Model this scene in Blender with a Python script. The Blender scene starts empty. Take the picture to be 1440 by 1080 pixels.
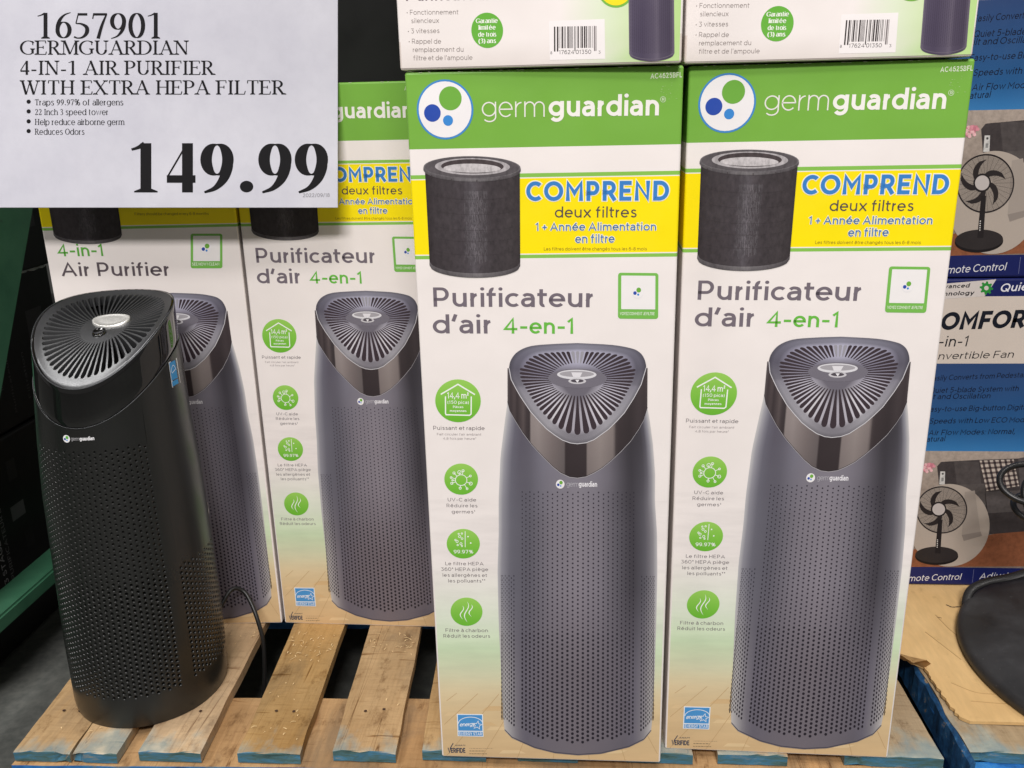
import bpy, bmesh, math, random
import numpy as np
from mathutils import Vector, Matrix, noise
from mathutils.geometry import tessellate_polygon

random.seed(7)
SC = bpy.context.scene
COL = SC.collection
R = math.radians

# ------------------------------------------------------------------ camera
CAM_H, PITCH, ROLL, YAW, FPX = 0.594606, 0.303415, -0.022858, 0.077338, 1251.488
cd = bpy.data.cameras.new('camera')
cam = bpy.data.objects.new('camera', cd); COL.objects.link(cam); SC.camera = cam
cd.sensor_width = 36.0; cd.lens = FPX / 1440 * 36.0; cd.clip_start = 0.02; cd.clip_end = 60
fw0 = Vector((-math.sin(YAW), math.cos(YAW), 0)); rt0 = Vector((math.cos(YAW), math.sin(YAW), 0)); zz = Vector((0, 0, 1))
fw = fw0*math.cos(PITCH) - zz*math.sin(PITCH); up0 = fw0*math.sin(PITCH) + zz*math.cos(PITCH)
cr = rt0*math.cos(ROLL) + up0*math.sin(ROLL); cu = up0*math.cos(ROLL) - rt0*math.sin(ROLL)
M = Matrix((cr, cu, -fw)).transposed().to_4x4(); M.translation = (0, 0, CAM_H)
cam.matrix_world = M

# ------------------------------------------------------------------ world, lamps, exposure
w = bpy.data.worlds.new('World'); SC.world = w; w.use_nodes = True
bg = w.node_tree.nodes['Background']
bg.inputs[0].default_value = (1.0, 0.96, 0.93, 1); bg.inputs[1].default_value = 0.13

def area(name, loc, target, size, power, col):
    l = bpy.data.lights.new(name, 'AREA'); l.shape = 'RECTANGLE'; l.size, l.size_y = size
    l.energy = power; l.color = col
    o = bpy.data.objects.new(name, l); COL.objects.link(o); o.location = loc
    o.rotation_euler = (Vector(target)-Vector(loc)).to_track_quat('-Z', 'Y').to_euler()
    return o
area('ceiling_lamp', (0.15, -2.3, 3.0), (0.05, 0.75, 0.28), (1.3, 0.4), 118, (1.0, 0.955, 0.945))
area('ceiling_lamp', (0.15, -1.0, 3.2), (0.05, 0.75, 0.28), (1.3, 0.4), 38, (1.0, 0.955, 0.945))
area('ceiling_lamp', (0.10, -0.05, 3.2), (0.05, 0.75, 0.28), (1.3, 0.4), 17, (1.0, 0.955, 0.945))
area('ceiling_lamp', (-1.72, 0.55, 2.5), (-0.35, 0.8, 0.1), (0.5, 0.5), 20, (1.0, 0.97, 0.94))
area('ceiling_lamp', (-1.80, -0.10, 2.5), (-0.35, 0.8, 0.1), (0.5, 0.5), 15, (1.0, 0.97, 0.94))
area('ceiling_lamp', (1.35, 1.15, 2.5), (0.4, 0.85, 0.0), (0.7, 0.25), 15, (1.0, 0.96, 0.92))

SC.view_settings.view_transform = 'Standard'; SC.view_settings.look = 'None'
SC.view_settings.exposure = 0; SC.view_settings.gamma = 1; SC.view_settings.use_curve_mapping = False

# ------------------------------------------------------------------ helpers
def lin(c):
    return tuple(((x/255)/12.92 if x/255 <= .04045 else ((x/255+.055)/1.055)**2.4) for x in c[:3])

def props(o, label=None, cat=None, group=None, kind=None):
    if label: o['label'] = label
    if cat: o['category'] = cat
    if group: o['group'] = group
    if kind: o['kind'] = kind
    return o

def empty(name, loc, label, cat, group=None, rz=0):
    o = bpy.data.objects.new(name, None); COL.objects.link(o); o.location = loc; o.rotation_euler = (0, 0, rz)
    o.empty_display_size = .02
    return props(o, label, cat, group)

def link(name, me, mat, parent=None, smooth=False):
    o = bpy.data.objects.new(name, me); COL.objects.link(o)
    if mat is not None: me.materials.append(mat)
    if parent is not None: o.parent = parent
    if smooth:
        for p in me.polygons: p.use_smooth = True
    return o

def bm_obj(name, bm, mat, parent=None, smooth=False):
    me = bpy.data.meshes.new(name); bm.normal_update(); bm.to_mesh(me); bm.free()
    return link(name, me, mat, parent, smooth)

def dup(root, loc=None, label=None, group=None, rz=None):
    r = root.copy(); COL.objects.link(r)
    if loc is not None: r.location = loc
    if rz is not None: r.rotation_euler = (0, 0, rz)
    if label: r['label'] = label
    if group: r['group'] = group
    for ch in list(root.children):
        c = ch.copy(); COL.objects.link(c); c.parent = r
        for g in list(ch.children):
            d = g.copy(); COL.objects.link(d); d.parent = c
    return r

def box_bm(bm, lo, hi, bevel=0, seg=2):
    r = bmesh.ops.create_cube(bm, size=1)
    vs = r['verts']
    for v in vs:
        v.co = Vector([(lo[i]+hi[i])/2 + v.co[i]*(hi[i]-lo[i]) for i in range(3)])
    if bevel:
        es = list({e for v in vs for e in v.link_edges})
        bmesh.ops.bevel(bm, geom=es, offset=bevel, segments=seg, profile=.5, affect='EDGES')
    return bm

def tube_bm(bm, pts, rad, seg=10, flat=1.0, closed=False):
    pts = [Vector(p) for p in pts]; n = len(pts); rings = []
    prev = None
    for i, p in enumerate(pts):
        if closed: t = pts[(i+1) % n]-pts[i-1]
        else: t = pts[min(i+1, n-1)]-pts[max(i-1, 0)]
        t.normalize()
        if prev is None:
            a = Vector((0, 0, 1)) if abs(t.z) < .9 else Vector((1, 0, 0))
            u = t.cross(a).normalized()
        else:
            u = (prev - t*prev.dot(t)).normalized()
        prev = u; v = t.cross(u)
        rr = rad[i] if isinstance(rad, (list, tuple)) else rad
        rings.append([bm.verts.new(p + u*math.cos(2*math.pi*k/seg)*rr + v*math.sin(2*math.pi*k/seg)*rr*flat) for k in range(seg)])
    m = n if closed else n-1
    for i in range(m):
        a, b = rings[i], rings[(i+1) % n]
        for k in range(seg):
            bm.faces.new((a[k], a[(k+1) % seg], b[(k+1) % seg], b[k]))
    if not closed:
        bm.faces.new(rings[0][::-1]); bm.faces.new(rings[-1])
    return bm

def catmull(pts, n=8):
    P = [np.array(p, float) for p in pts]; P = [2*P[0]-P[1]]+P+[2*P[-1]-P[-2]]
    out = []
    for i in range(1, len(P)-2):
        for k in range(n):
            t = k/n
            out.append(tuple(.5*((2*P[i])+(P[i+1]-P[i-1])*t+(2*P[i-1]-5*P[i]+4*P[i+1]-P[i+2])*t*t+(3*P[i]-P[i-1]-3*P[i+1]+P[i+2])*t**3)))
    out.append(tuple(P[-2]))
    return out

# ------------------------------------------------------------------ materials
class NT:
    def __init__(s, name):
        s.m = bpy.data.materials.new(name); s.m.use_nodes = True
        s.t = s.m.node_tree; s.b = s.t.nodes['Principled BSDF']
    def n(s, typ, **kw):
        x = s.t.nodes.new(typ)
        for k, v in kw.items(): setattr(x, k, v)
        return x
    def l(s, a, b): s.t.links.new(a, b)
    def set(s, **kw):
        for k, v in kw.items(): s.b.inputs[k.replace('_', ' ')].default_value = v
    def coord(s, scale=(1, 1, 1), kind='Object'):
        tc = s.n('ShaderNodeTexCoord'); mp = s.n('ShaderNodeMapping'); mp.inputs['Scale'].default_value = scale
        s.l(tc.outputs[kind], mp.inputs[0]); return mp.outputs[0]
    def noise(s, vec, scale, detail=4, rough=.5, dist=0):
        x = s.n('ShaderNodeTexNoise'); x.inputs['Scale'].default_value = scale; x.inputs['Detail'].default_value = detail
        x.inputs['Roughness'].default_value = rough; x.inputs['Distortion'].default_value = dist
        s.l(vec, x.inputs['Vector']); return x.outputs['Fac']
    def ramp(s, fac, stops):
        x = s.n('ShaderNodeValToRGB'); e = x.color_ramp.elements
        while len(e) < len(stops): e.new(.5)
        for k, (p, c) in enumerate(stops): e[k].position = p; e[k].color = tuple(c)+(1,) if len(c) == 3 else c
        s.l(fac, x.inputs[0]); return x.outputs[0]
    def mix(s, fac, a, b, mode='MIX'):
        x = s.n('ShaderNodeMix', data_type='RGBA', blend_type=mode)
        for i, v in ((0, fac), (6, a), (7, b)):
            if hasattr(v, 'is_linked'): s.l(v, x.inputs[i])
            else: x.inputs[i].default_value = (tuple(v)+(1,) if i else v) if i and len(v) == 3 else v
        return x.outputs[2]
    def math(s, op, a, b=0.0, c=None):
        x = s.n('ShaderNodeMath', operation=op)
        for i, v in enumerate((a, b) if c is None else (a, b, c)):
            if hasattr(v, 'is_linked'): s.l(v, x.inputs[i])
            else: x.inputs[i].default_value = v
        return x.outputs[0]
    def bump(s, h, strength, dist=.001, normal=None):
        x = s.n('ShaderNodeBump'); x.inputs['Strength'].default_value = strength; x.inputs['Distance'].default_value = dist
        s.l(h, x.inputs['Height'])
        if normal is not None: s.l(normal, x.inputs['Normal'])
        s.l(x.outputs[0], s.b.inputs['Normal']); return x.outputs[0]

def simple(name, col, rough=.5, metal=0, spec=.5, noise_amt=0, nscale=40):
    s = NT(name); c = lin(col); s.set(Roughness=rough, Metallic=metal); s.b.inputs['Specular IOR Level'].default_value = spec
    s.b.inputs['Base Color'].default_value = c+(1,)
    if noise_amt:
        f = s.noise(s.coord(), nscale, 5, .6)
        s.l(s.ramp(f, [(.3, tuple(x*(1-noise_amt) for x in c)), (.7, tuple(min(1, x*(1+noise_amt)) for x in c))]), s.b.inputs['Base Color'])
        s.l(s.ramp(f, [(.3, (rough*.8,)*3), (.7, (min(1, rough*1.25),)*3)]), s.b.inputs['Roughness'])
    return s.m

def ink_mat(name, rough, mottling=None, corrug=.25):
    s = NT(name)
    a = s.n('ShaderNodeAttribute'); a.attribute_name = 'Col'
    co = s.coord()
    col = a.outputs['Color']
    if mottling:
        sc, amt, st = mottling
        f = s.noise(s.coord(st), sc, 6, .65)
        col = s.mix(1.0, col, s.ramp(f, [(.32, (1-amt,)*3), (.5, (1, 1, 1)), (.72, (1+amt,)*3)]), 'MULTIPLY')
    f2 = s.noise(co, 14, 3)
    col = s.mix(1.0, col, s.ramp(f2, [(.3, (.965, .965, .96)), (.7, (1.01, 1.01, 1.01))]), 'MULTIPLY')
    s.l(col, s.b.inputs['Base Color'])
    s.b.inputs['Specular IOR Level'].default_value = .35
    fr = s.noise(co, 30, 4)
    s.l(s.ramp(fr, [(.3, (rough-.07,)*3), (.7, (rough+.1,)*3)]), s.b.inputs['Roughness'])
    wv = s.n('ShaderNodeTexWave', wave_type='BANDS', bands_direction='X'); wv.inputs['Scale'].default_value = 46
    wv.inputs['Distortion'].default_value = .6; wv.inputs['Detail'].default_value = 1
    s.l(co, wv.inputs['Vector'])
    nz = s.noise(co, 9, 3); nf = s.noise(co, 700, 2)
    h = s.math('ADD', s.math('MULTIPLY', wv.outputs['Fac'], .035), s.math('MULTIPLY', nz, 4.0))
    h = s.math('ADD', h, s.math('MULTIPLY', nf, .02))
    s.bump(h, corrug, .002)
    return s.m

INK = ink_mat('printed_ink', .37)
INK_FILTER = ink_mat('printed_filter_ink', .5, (260, .3, (1, 1, .6)))
INK_WOOD = ink_mat('printed_floor_ink', .42, (26, .07, (.35, 1, 2.5)))
CARTON = ink_mat('carton_board', .37)
FANINK = ink_mat('fan_carton_ink', .4)
FANINK_M = ink_mat('fan_carton_photo_ink', .4, (150, .22, (1, 1, 1)))
SIGNINK = simple('sign_ink', (16, 15, 18), .7, spec=.15)

# ------------------------------------------------------------------ lettering: stroke glyphs
def arcp(cx, cy, rx, ry, a0, a1):
    n = max(4, int(abs(a1-a0)/9))
    return [(cx+rx*math.cos(R(a0+(a1-a0)*k/n)), cy+ry*math.sin(R(a0+(a1-a0)*k/n))) for k in range(n+1)]
def A(*a): return ('a',)+a
def S(*pts): return ('s', pts)
X = .72
G = {}
def g(ch, wd, *strokes): G[ch] = (wd, strokes)
g('A', .84, [(0, 0), (.42, 1), (.84, 0)], [(.17, .3), (.67, .3)])
g('B', .64, [(0, .5), (.36, .5), A(.37, .26, .27, .26, 85, -90), (0, 0), (0, 1), (.34, 1), A(.34, .755, .25, .245, 90, -85)])
g('C', .8, [A(.48, .5, .48, .5, 48, 312)])
g('D', .78, [(.02, 0), (0, 0), (0, 1), (.3, 1), A(.3, .5, .48, .5, 90, -90), (.02, 0)])
g('E', .6, [(.6, 1), (0, 1), (0, 0), (.6, 0)], [(0, .51), (.52, .51)])
g('F', .58, [(.58, 1), (0, 1), (0, 0)], [(0, .48), (.5, .48)])
g('G', .86, [A(.48, .5, .48, .5, 50, 318), (.86, .22), (.86, .46), (.5, .46)])
g('H', .72, [(0, 0), (0, 1)], [(.72, 0), (.72, 1)], [(0, .5), (.72, .5)])
g('I', .13, [(.065, 0), (.065, 1)])
g('J', .5, [(.5, 1), (.5, .27), A(.24, .27, .26, .27, 0, -150)])
g('K', .68, [(0, 0), (0, 1)], [(.64, 1), (.02, .36)], [(.24, .58), (.68, 0)])
g('L', .54, [(0, 1), (0, 0), (.54, 0)])
g('M', .86, [(0, 0), (0, 1), (.43, .36), (.86, 1), (.86, 0)])
g('N', .74, [(0, 0), (0, 1), (.74, 0), (.74, 1)])
g('O', .96, [A(.48, .5, .48, .5, 0, 360)])
g('P', .64, [(0, 0), (0, 1), (.34, 1), A(.34, .68, .3, .32, 90, -90), (0, .36)])
g('Q', .96, [A(.48, .5, .48, .5, 0, 360)], [(.6, .3), (.9, -.02)])
g('R', .66, [(0, 0), (0, 1), (.34, 1), A(.34, .7, .3, .3, 90, -90), (0, .4)], [(.36, .4), (.66, 0)])
g('S', .62, [S((.57, .85), (.45, .97), (.3, 1), (.11, .93), (.04, .75), (.12, .59), (.31, .51), (.52, .43), (.61, .26), (.53, .07), (.32, 0), (.14, .03), (0, .16))])
g('T', .7, [(0, 1), (.7, 1)], [(.35, 1), (.35, 0)])
g('U', .72, [(0, 1), (0, .36), A(.36, .36, .36, .36, 180, 360), (.72, 1)])
g('V', .8, [(0, 1), (.4, 0), (.8, 1)])
g('W', 1.16, [(0, 1), (.3, 0), (.58, 1), (.86, 0), (1.16, 1)])
g('X', .74, [(0, 0), (.74, 1)], [(0, 1), (.74, 0)])
g('Y', .74, [(0, 1), (.37, .45), (.74, 1)], [(.37, .45), (.37, 0)])
g('Z', .64, [(0, 1), (.64, 1), (0, 0), (.64, 0)])
g('0', .72, [A(.36, .5, .36, .5, 0, 360)])
g('1', .34, [(0, .84), (.26, 1), (.26, 0)])
g('2', .62, [S((.02, .78), (.1, .94), (.3, 1), (.52, .93), (.58, .74), (.48, .55), (.24, .27), (0, 0)), (.62, 0)])
g('3', .6, [(.04, 1), (.56, 1), (.25, .6), A(.27, .31, .32, .31, 92, -140)])
g('4', .74, [(.54, 0), (.54, 1), (0, .25), (.74, .25)])
g('5', .62, [(.56, 1), (.1, 1), (.06, .55), A(.29, .32, .33, .32, 125, -140)])
g('6', .66, [S((.58, .9), (.42, 1), (.2, .93), (.05, .7), (0, .36)), A(.33, .32, .33, .32, 180, 540)])
g('7', .6, [(0, 1), (.6, 1), (.2, 0)])
g('8', .64, [A(.32, .76, .26, .24, -90, 270)], [A(.32, .27, .32, .27, 90, 450)])
g('9', .66, [S((.08, .1), (.24, 0), (.46, .07), (.61, .3), (.66, .64)), A(.33, .68, .33, .32, 0, 360)])
g('a', .56, [S((.05, .62), (.15, .70), (.29, X), (.48, .66), (.56, .48)), (.56, 0)], [S((.56, .43), (.3, .43), (.07, .37), (0, .2), (.07, .05), (.22, 0), (.42, .05), (.56, .2))])
g('b', .68, [(0, 0), (0, 1.0)], [A(.34, .36, .34, .36, 0, 360)])
g('c', .58, [A(.35, .36, .35, .36, 48, 312)])
g('d', .68, [(.68, 0), (.68, 1.0)], [A(.34, .36, .34, .36, 0, 360)])
g('e', .66, [(.02, .37), (.66, .37), A(.33, .36, .33, .36, 2, 318)])
g('f', .4, [(.13, 0), (.13, .8), A(.31, .8, .18, .2, 180, 80)], [(0, X), (.36, X)])
g('g', .68, [A(.34, .38, .34, .34, 0, 360)], [(.68, X), (.68, .0), A(.36, -.0, .32, .22, 0, -145)])
g('h', .58, [(0, 0), (0, 1.0)], [(0, .42), A(.29, .42, .29, .30, 180, 0), (.58, 0)])
g('i', .14, [(.07, 0), (.07, X)], [('dot', .07, .93)])
g('j', .2, [(.14, X), (.14, -.08), A(.0, -.08, .14, .14, 0, -90)], [('dot', .14, .93)])
g('k', .54, [(0, 0), (0, 1.0)], [(.52, X), (.02, .25)], [(.2, .42), (.54, 0)])
g('l', .13, [(.065, 0), (.065, 1.0)])
g('m', .96, [(0, 0), (0, X)], [(0, .46), A(.24, .46, .24, .26, 180, 0), (.48, 0)], [(.48, .46), A(.72, .46, .24, .26, 180, 0), (.96, 0)])
g('n', .58, [(0, 0), (0, X)], [(0, .42), A(.29, .42, .29, .30, 180, 0), (.58, 0)])
g('o', .7, [A(.35, .36, .35, .36, 0, 360)])
g('p', .68, [(0, -.24), (0, X)], [A(.34, .36, .34, .36, 0, 360)])
g('q', .68, [(.68, -.24), (.68, X)], [A(.34, .36, .34, .36, 0, 360)])
g('r', .36, [(0, 0), (0, X)], [(0, .4), A(.34, .36, .34, .34, 172, 92)])
g('s', .5, [S((.45, .63), (.35, .7), (.24, X), (.09, .67), (.05, .54), (.14, .43), (.3, .37), (.45, .29), (.48, .16), (.4, .03), (.25, 0), (.11, .03), (0, .1))])
g('t', .4, [(.13, .92), (.13, .18), A(.3, .18, .17, .18, 180, 285)], [(0, X), (.38, X)])
g('u', .58, [(0, X), (0, .3), A(.29, .3, .29, .30, 180, 360), (.58, X)], [(.58, .4), (.58, 0)])
g('v', .6, [(0, X), (.3, 0), (.6, X)])
g('w', .92, [(0, X), (.24, 0), (.46, X), (.68, 0), (.92, X)])
g('x', .58, [(0, 0), (.58, X)], [(0, X), (.58, 0)])
g('y', .6, [(0, X), (.3, .0)], [(.6, X), (.24, -.14), A(.12, -.12, .12, .12, -10, -110)])
g('z', .52, [(0, X), (.52, X), (0, 0), (.52, 0)])
g(' ', .18)
g('.', .13, [('dot', .065, .06)])
g(',', .13, [('dot', .065, .06)], [(.09, .06), (.02, -.14)])
g('-', .38, [(.0, .37), (.38, .37)])
g('+', .5, [(0, .4), (.5, .4)], [(.25, .15), (.25, .65)])
g('/', .4, [(0, -.05), (.4, 1.02)])
g('’', .14, [(.1, 1.0), (.03, .74)])
g("'", .12, [(.06, 1.0), (.06, .76)])
g('•', .3, [('dot', .15, .4)])
g('*', .26, [(.13, .72), (.13, .98)], [(.02, .79), (.24, .91)], [(.02, .91), (.24, .79)])
g(':', .13, [('dot', .065, .06)], [('dot', .065, .6)])
g('(', .24, [A(.5, .38, .5, .68, 128, 232)])
g(')', .24, [A(-.26, .38, .5, .68, 52, -52)])
g('%', .9, [A(.19, .76, .19, .24, 0, 360)], [A(.71, .24, .19, .24, 0, 360)], [(.72, 1), (.18, 0)])
g('°', .3, [A(.15, .84, .13, .14, 0, 360)])
g('²', .3, [S((.02, .85), (.08, .98), (.2, 1), (.26, .86), (0, .56)), (.28, .56)])
g('¹', .2, [(0, .9), (.12, 1), (.12, .55)])
for acc, base, st in (('À', 'A', [(.30, 1.22), (.46, 1.08)]), ('é', 'e', [(.28, .84), (.44, .98)]), ('è', 'e', [(.22, .98), (.38, .84)]), ('à', 'a', [(.18, .98), (.34, .84)]), ('ê', 'e', [(.16, .84), (.33, .97), (.5, .84)])):
    G[acc] = (G[base][0], G[base][1]+(st,))

def flat(items):
    pts = []; curve_ends = [False, False]
    for k, it in enumerate(items):
        if it[0] == 'a' if isinstance(it[0], str) else False:
            q = arcp(*it[1:]); c = True
        elif isinstance(it[0], str) and it[0] == 's':
            q = catmull(it[1], 6); c = True
        else:
            q = [it]; c = False
        if k == 0: curve_ends[0] = c
        if k == len(items)-1: curve_ends[1] = c
        for p in q:
            if not pts or math.hypot(p[0]-pts[-1][0], p[1]-pts[-1][1]) > 1e-4: pts.append(p)
    return pts, curve_ends

def ribbon(pts, width, ext=(0, 0)):
    """quads of a stroke of given width(dx,dy) along pts"""
    P = [np.array(p[:2], float) for p in pts]; n = len(P)
    closed = n > 3 and np.hypot(*(P[0]-P[-1])) < 1e-3
    if closed: P = P[:-1]; n -= 1
    if not closed:
        d = P[0]-P[1]; P[0] = P[0]+d/np.hypot(*d)*ext[0]
        d = P[-1]-P[-2]; P[-1] = P[-1]+d/np.hypot(*d)*ext[1]
    L, Rr = [], []
    for i in range(n):
        a = P[i]-P[i-1] if (i > 0 or closed) else P[1]-P[0]
        b = P[(i+1) % n]-P[i] if (i < n-1 or closed) else P[-1]-P[-2]
        a = a/np.hypot(*a); b = b/np.hypot(*b)
        na, nb = np.array([-a[1], a[0]]), np.array([-b[1], b[0]])
        m = na+nb; l = np.hypot(*m)
        m = na if l < .2 else m/l
        k = 1/max(.6, m@na)
        t = a+b; ww = width(i, t[0], t[1]) if n > 1 else width(i, 0, 1)
        L.append(P[i]+m*ww/2*k); Rr.append(P[i]-m*ww/2*k)
    out = []
    for i in range(n if closed else n-1):
        j = (i+1) % n
        out.append([L[i], Rr[i], Rr[j], L[j]])
    return out

def glyph_polys(ch, wt, grow=0.0):
    wd, strokes = G[ch]; polys = []; h = wt/2
    low = ch.islower()
    ys = [-.3, 0, X, 1.0] if low else [-.3, 0, 1.0, 1.3]
    yt = [-.3+h*.6, h, X-h, 1.0-h] if low else [-.3+h, h, 1-h, 1.3-h]
    for si, st in enumerate(strokes):
        if st[0][0] == 'dot':
            r = max(h*1.15, .07)+grow/2
            if ch == '•': r = .11
            polys.append((si, [[(st[0][1]+r*math.cos(k*math.pi/6), st[0][2]+r*math.sin(k*math.pi/6)) for k in range(12)]])); continue
        pts, ce = flat(st)
        q = []
        for x, y in pts:
            xx = np.interp(x, [0, wd], [h, wd-h]) if wd > wt*1.3 else x
            q.append((float(xx), float(np.interp(y, ys, yt))))
        ext = (grow/2 if ce[0] else h+grow/2, grow/2 if ce[1] else h+grow/2)
        polys.append((si, ribbon(q, lambda i, dx, dy: wt+grow, ext)))
    return wd, polys

# --- roman (bracketed serif) glyphs: stems drawn with a thick/thin pen
SG = {}
def sg(ch, wd, *parts): SG[ch] = (wd, parts)
def K(*pts): return ('k', pts)       # thick straight stroke
def TH(*pts): return ('t', pts)      # thin straight stroke
def PN(*items): return ('p', items)  # pen: thick where vertical
def WS(*pts): return ('w', pts)      # explicit widths (multiples of thick)
def SF(*xs): return ('f', xs)        # serifs at (x, y, dir)
sg('A', .8, TH((.1, 0), (.40, 1)), K((.38, 1), (.70, 0)), TH((.2, .34), (.58, .34)), SF((.09, 0, 1), (.70, 0, 1)))
sg('D', .78, K((.14, 0), (.14, 1)), PN((.14, 1), (.3, 1), A(.3, .5, .42, .5, 90, -90), (.14, 0)), SF((.1, 0, 1), (.1, 1, -1)))
sg('E', .66, K((.14, 0), (.14, 1)), TH((.14, 1), (.56, 1), (.58, .8)), TH((.14, .52), (.44, .52)), TH((.44, .42), (.44, .62)), TH((.14, 0), (.58, 0), (.62, .22)), SF((.1, 0, 1), (.1, 1, -1)))
sg('F', .6, K((.14, 0), (.14, 1)), TH((.14, 1), (.54, 1), (.56, .8)), TH((.14, .52), (.44, .52)), TH((.44, .42), (.44, .62)), SF((.14, 0, 1), (.1, 1, -1)))
sg('G', .8, PN(A(.44, .5, .4, .5, 42, 300)), K((.68, .08), (.68, .42)), TH((.69, .68), (.69, .96)), SF((.68, .44, -1)))
sg('H', .8, K((.15, 0), (.15, 1)), K((.65, 0), (.65, 1)), TH((.15, .52), (.65, .52)), SF((.15, 0, 1), (.15, 1, -1), (.65, 0, 1), (.65, 1, -1)))
sg('I', .36, K((.18, 0), (.18, 1)), SF((.18, 0, 1), (.18, 1, -1)))
sg('L', .64, K((.15, 0), (.15, 1)), TH((.15, 0), (.55, 0), (.6, .25)), SF((.12, 0, 1), (.15, 1, -1)))
sg('M', .98, TH((.14, 0), (.14, 1)), K((.17, 1), (.49, .04)), TH((.49, .04), (.82, 1)), K((.83, 0), (.83, 1)), SF((.13, 0, 1), (.11, 1, -1), (.83, 0, 1), (.87, 1, -1)))
sg('N', .82, TH((.14, 0), (.14, 1)), K((.14, .98), (.68, .02)), TH((.68, .02), (.68, 1)), SF((.14, 0, 1), (.1, 1, -1), (.68, 1, -1)))
sg('P', .64, K((.15, 0), (.15, 1)), PN((.15, 1), (.3, 1), A(.3, .74, .26, .26, 90, -90), (.15, .48)), SF((.15, 0, 1), (.11, 1, -1)))
sg('R', .72, K((.15, 0), (.15, 1)), PN((.15, 1), (.3, 1), A(.3, .75, .24, .25, 90, -90), (.15, .5)), K((.34, .5), (.62, .02)), SF((.15, 0, 1), (.11, 1, -1), (.66, 0, 1)))
sg('T', .68, K((.34, 0), (.34, 1)), TH((.05, .78), (.06, 1), (.62, 1), (.63, .78)), SF((.34, 0, 1)))
sg('U', .8, K((.16, 1), (.16, .34)), PN((.16, .36), A(.4, .33, .24, .33, 180, 360)), TH((.65, .3), (.65, 1)), SF((.16, 1, -1), (.65, 1, -1)))
sg('W', 1.08, K((.1, 1), (.32, 0)), TH((.33, 0), (.54, .98)), K((.5, 1), (.74, 0)), TH((.75, 0), (.98, 1)), SF((.1, 1, -1), (.52, 1, -1), (.98, 1, -1)))
sg('X', .8, K((.12, 1), (.66, 0)), TH((.1, 0), (.66, 1)), SF((.12, 1, -1), (.66, 1, -1), (.1, 0, 1), (.68, 0, 1)))
sg('O', .8, PN(A(.4, .5, .34, .5, 0, 360)))
sg('0', .56, PN(A(.28, .5, .2, .48, 0, 360)))
sg('1', .56, K((.3, 0), (.3, .99)), WS((.05, .86, .25), (.16, .9, .35), (.28, .97, .6)), SF((.3, 0, 1)))
sg('2', .56, WS((.08, .72, .3), (.14, .92, .55), (.27, .96, .55), (.42, .88, .9), (.44, .68, 1), (.36, .46, .8), (.2, .2, .5), (.06, .05, .3)), K((.08, .055), (.5, .055)), TH((.47, .02), (.53, .22)))
sg('3', .56, WS((.08, .78, .25), (.16, .94, .5), (.3, .95, .7), (.41, .8, .95), (.36, .62, .7), (.2, .52, .3)), WS((.2, .52, .3), (.38, .46, .7), (.46, .28, 1), (.38, .09, .7), (.22, .02, .35), (.06, .06, .5)))
sg('4', .56, K((.39, 0), (.39, .99)), TH((.38, .98), (.04, .31)), ('bar', ((.03, .27), (.53, .27))))
sg('5', .56, TH((.18, .98), (.1, .58)), K((.18, .93), (.46, .93)), WS((.1, .58, .3), (.28, .56, .6), (.44, .43, 1), (.44, .22, 1), (.32, .06, .65), (.16, .02, .4), (.04, .07, .55)))
sg('7', .56, K((.06, .93), (.5, .93)), TH((.05, .76), (.08, .95)), WS((.49, .95, .4), (.34, .5, .75), (.22, 0, .9)))
sg('8', .56, PN(A(.28, .75, .17, .22, 0, 360)), PN(A(.28, .26, .2, .25, 0, 360)))
sg('9', .56, PN(A(.27, .665, .19, .31, 0, 360)), WS((.46, .70, .85), (.45, .5, 1), (.38, .27, .85), (.24, .09, .5), (.05, .0, .22)))
sg('6', .56, PN(A(.29, .325, .19, .31, 0, 360)), WS((.10, .30, .85), (.11, .5, 1), (.18, .73, .85), (.32, .91, .5), (.51, 1.0, .22)))
sg('.', .3, ('dot', (.15, .09)))
sg('-', .4, ('bar', ((.06, .32), (.34, .32))))
sg(' ', .3)

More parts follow.
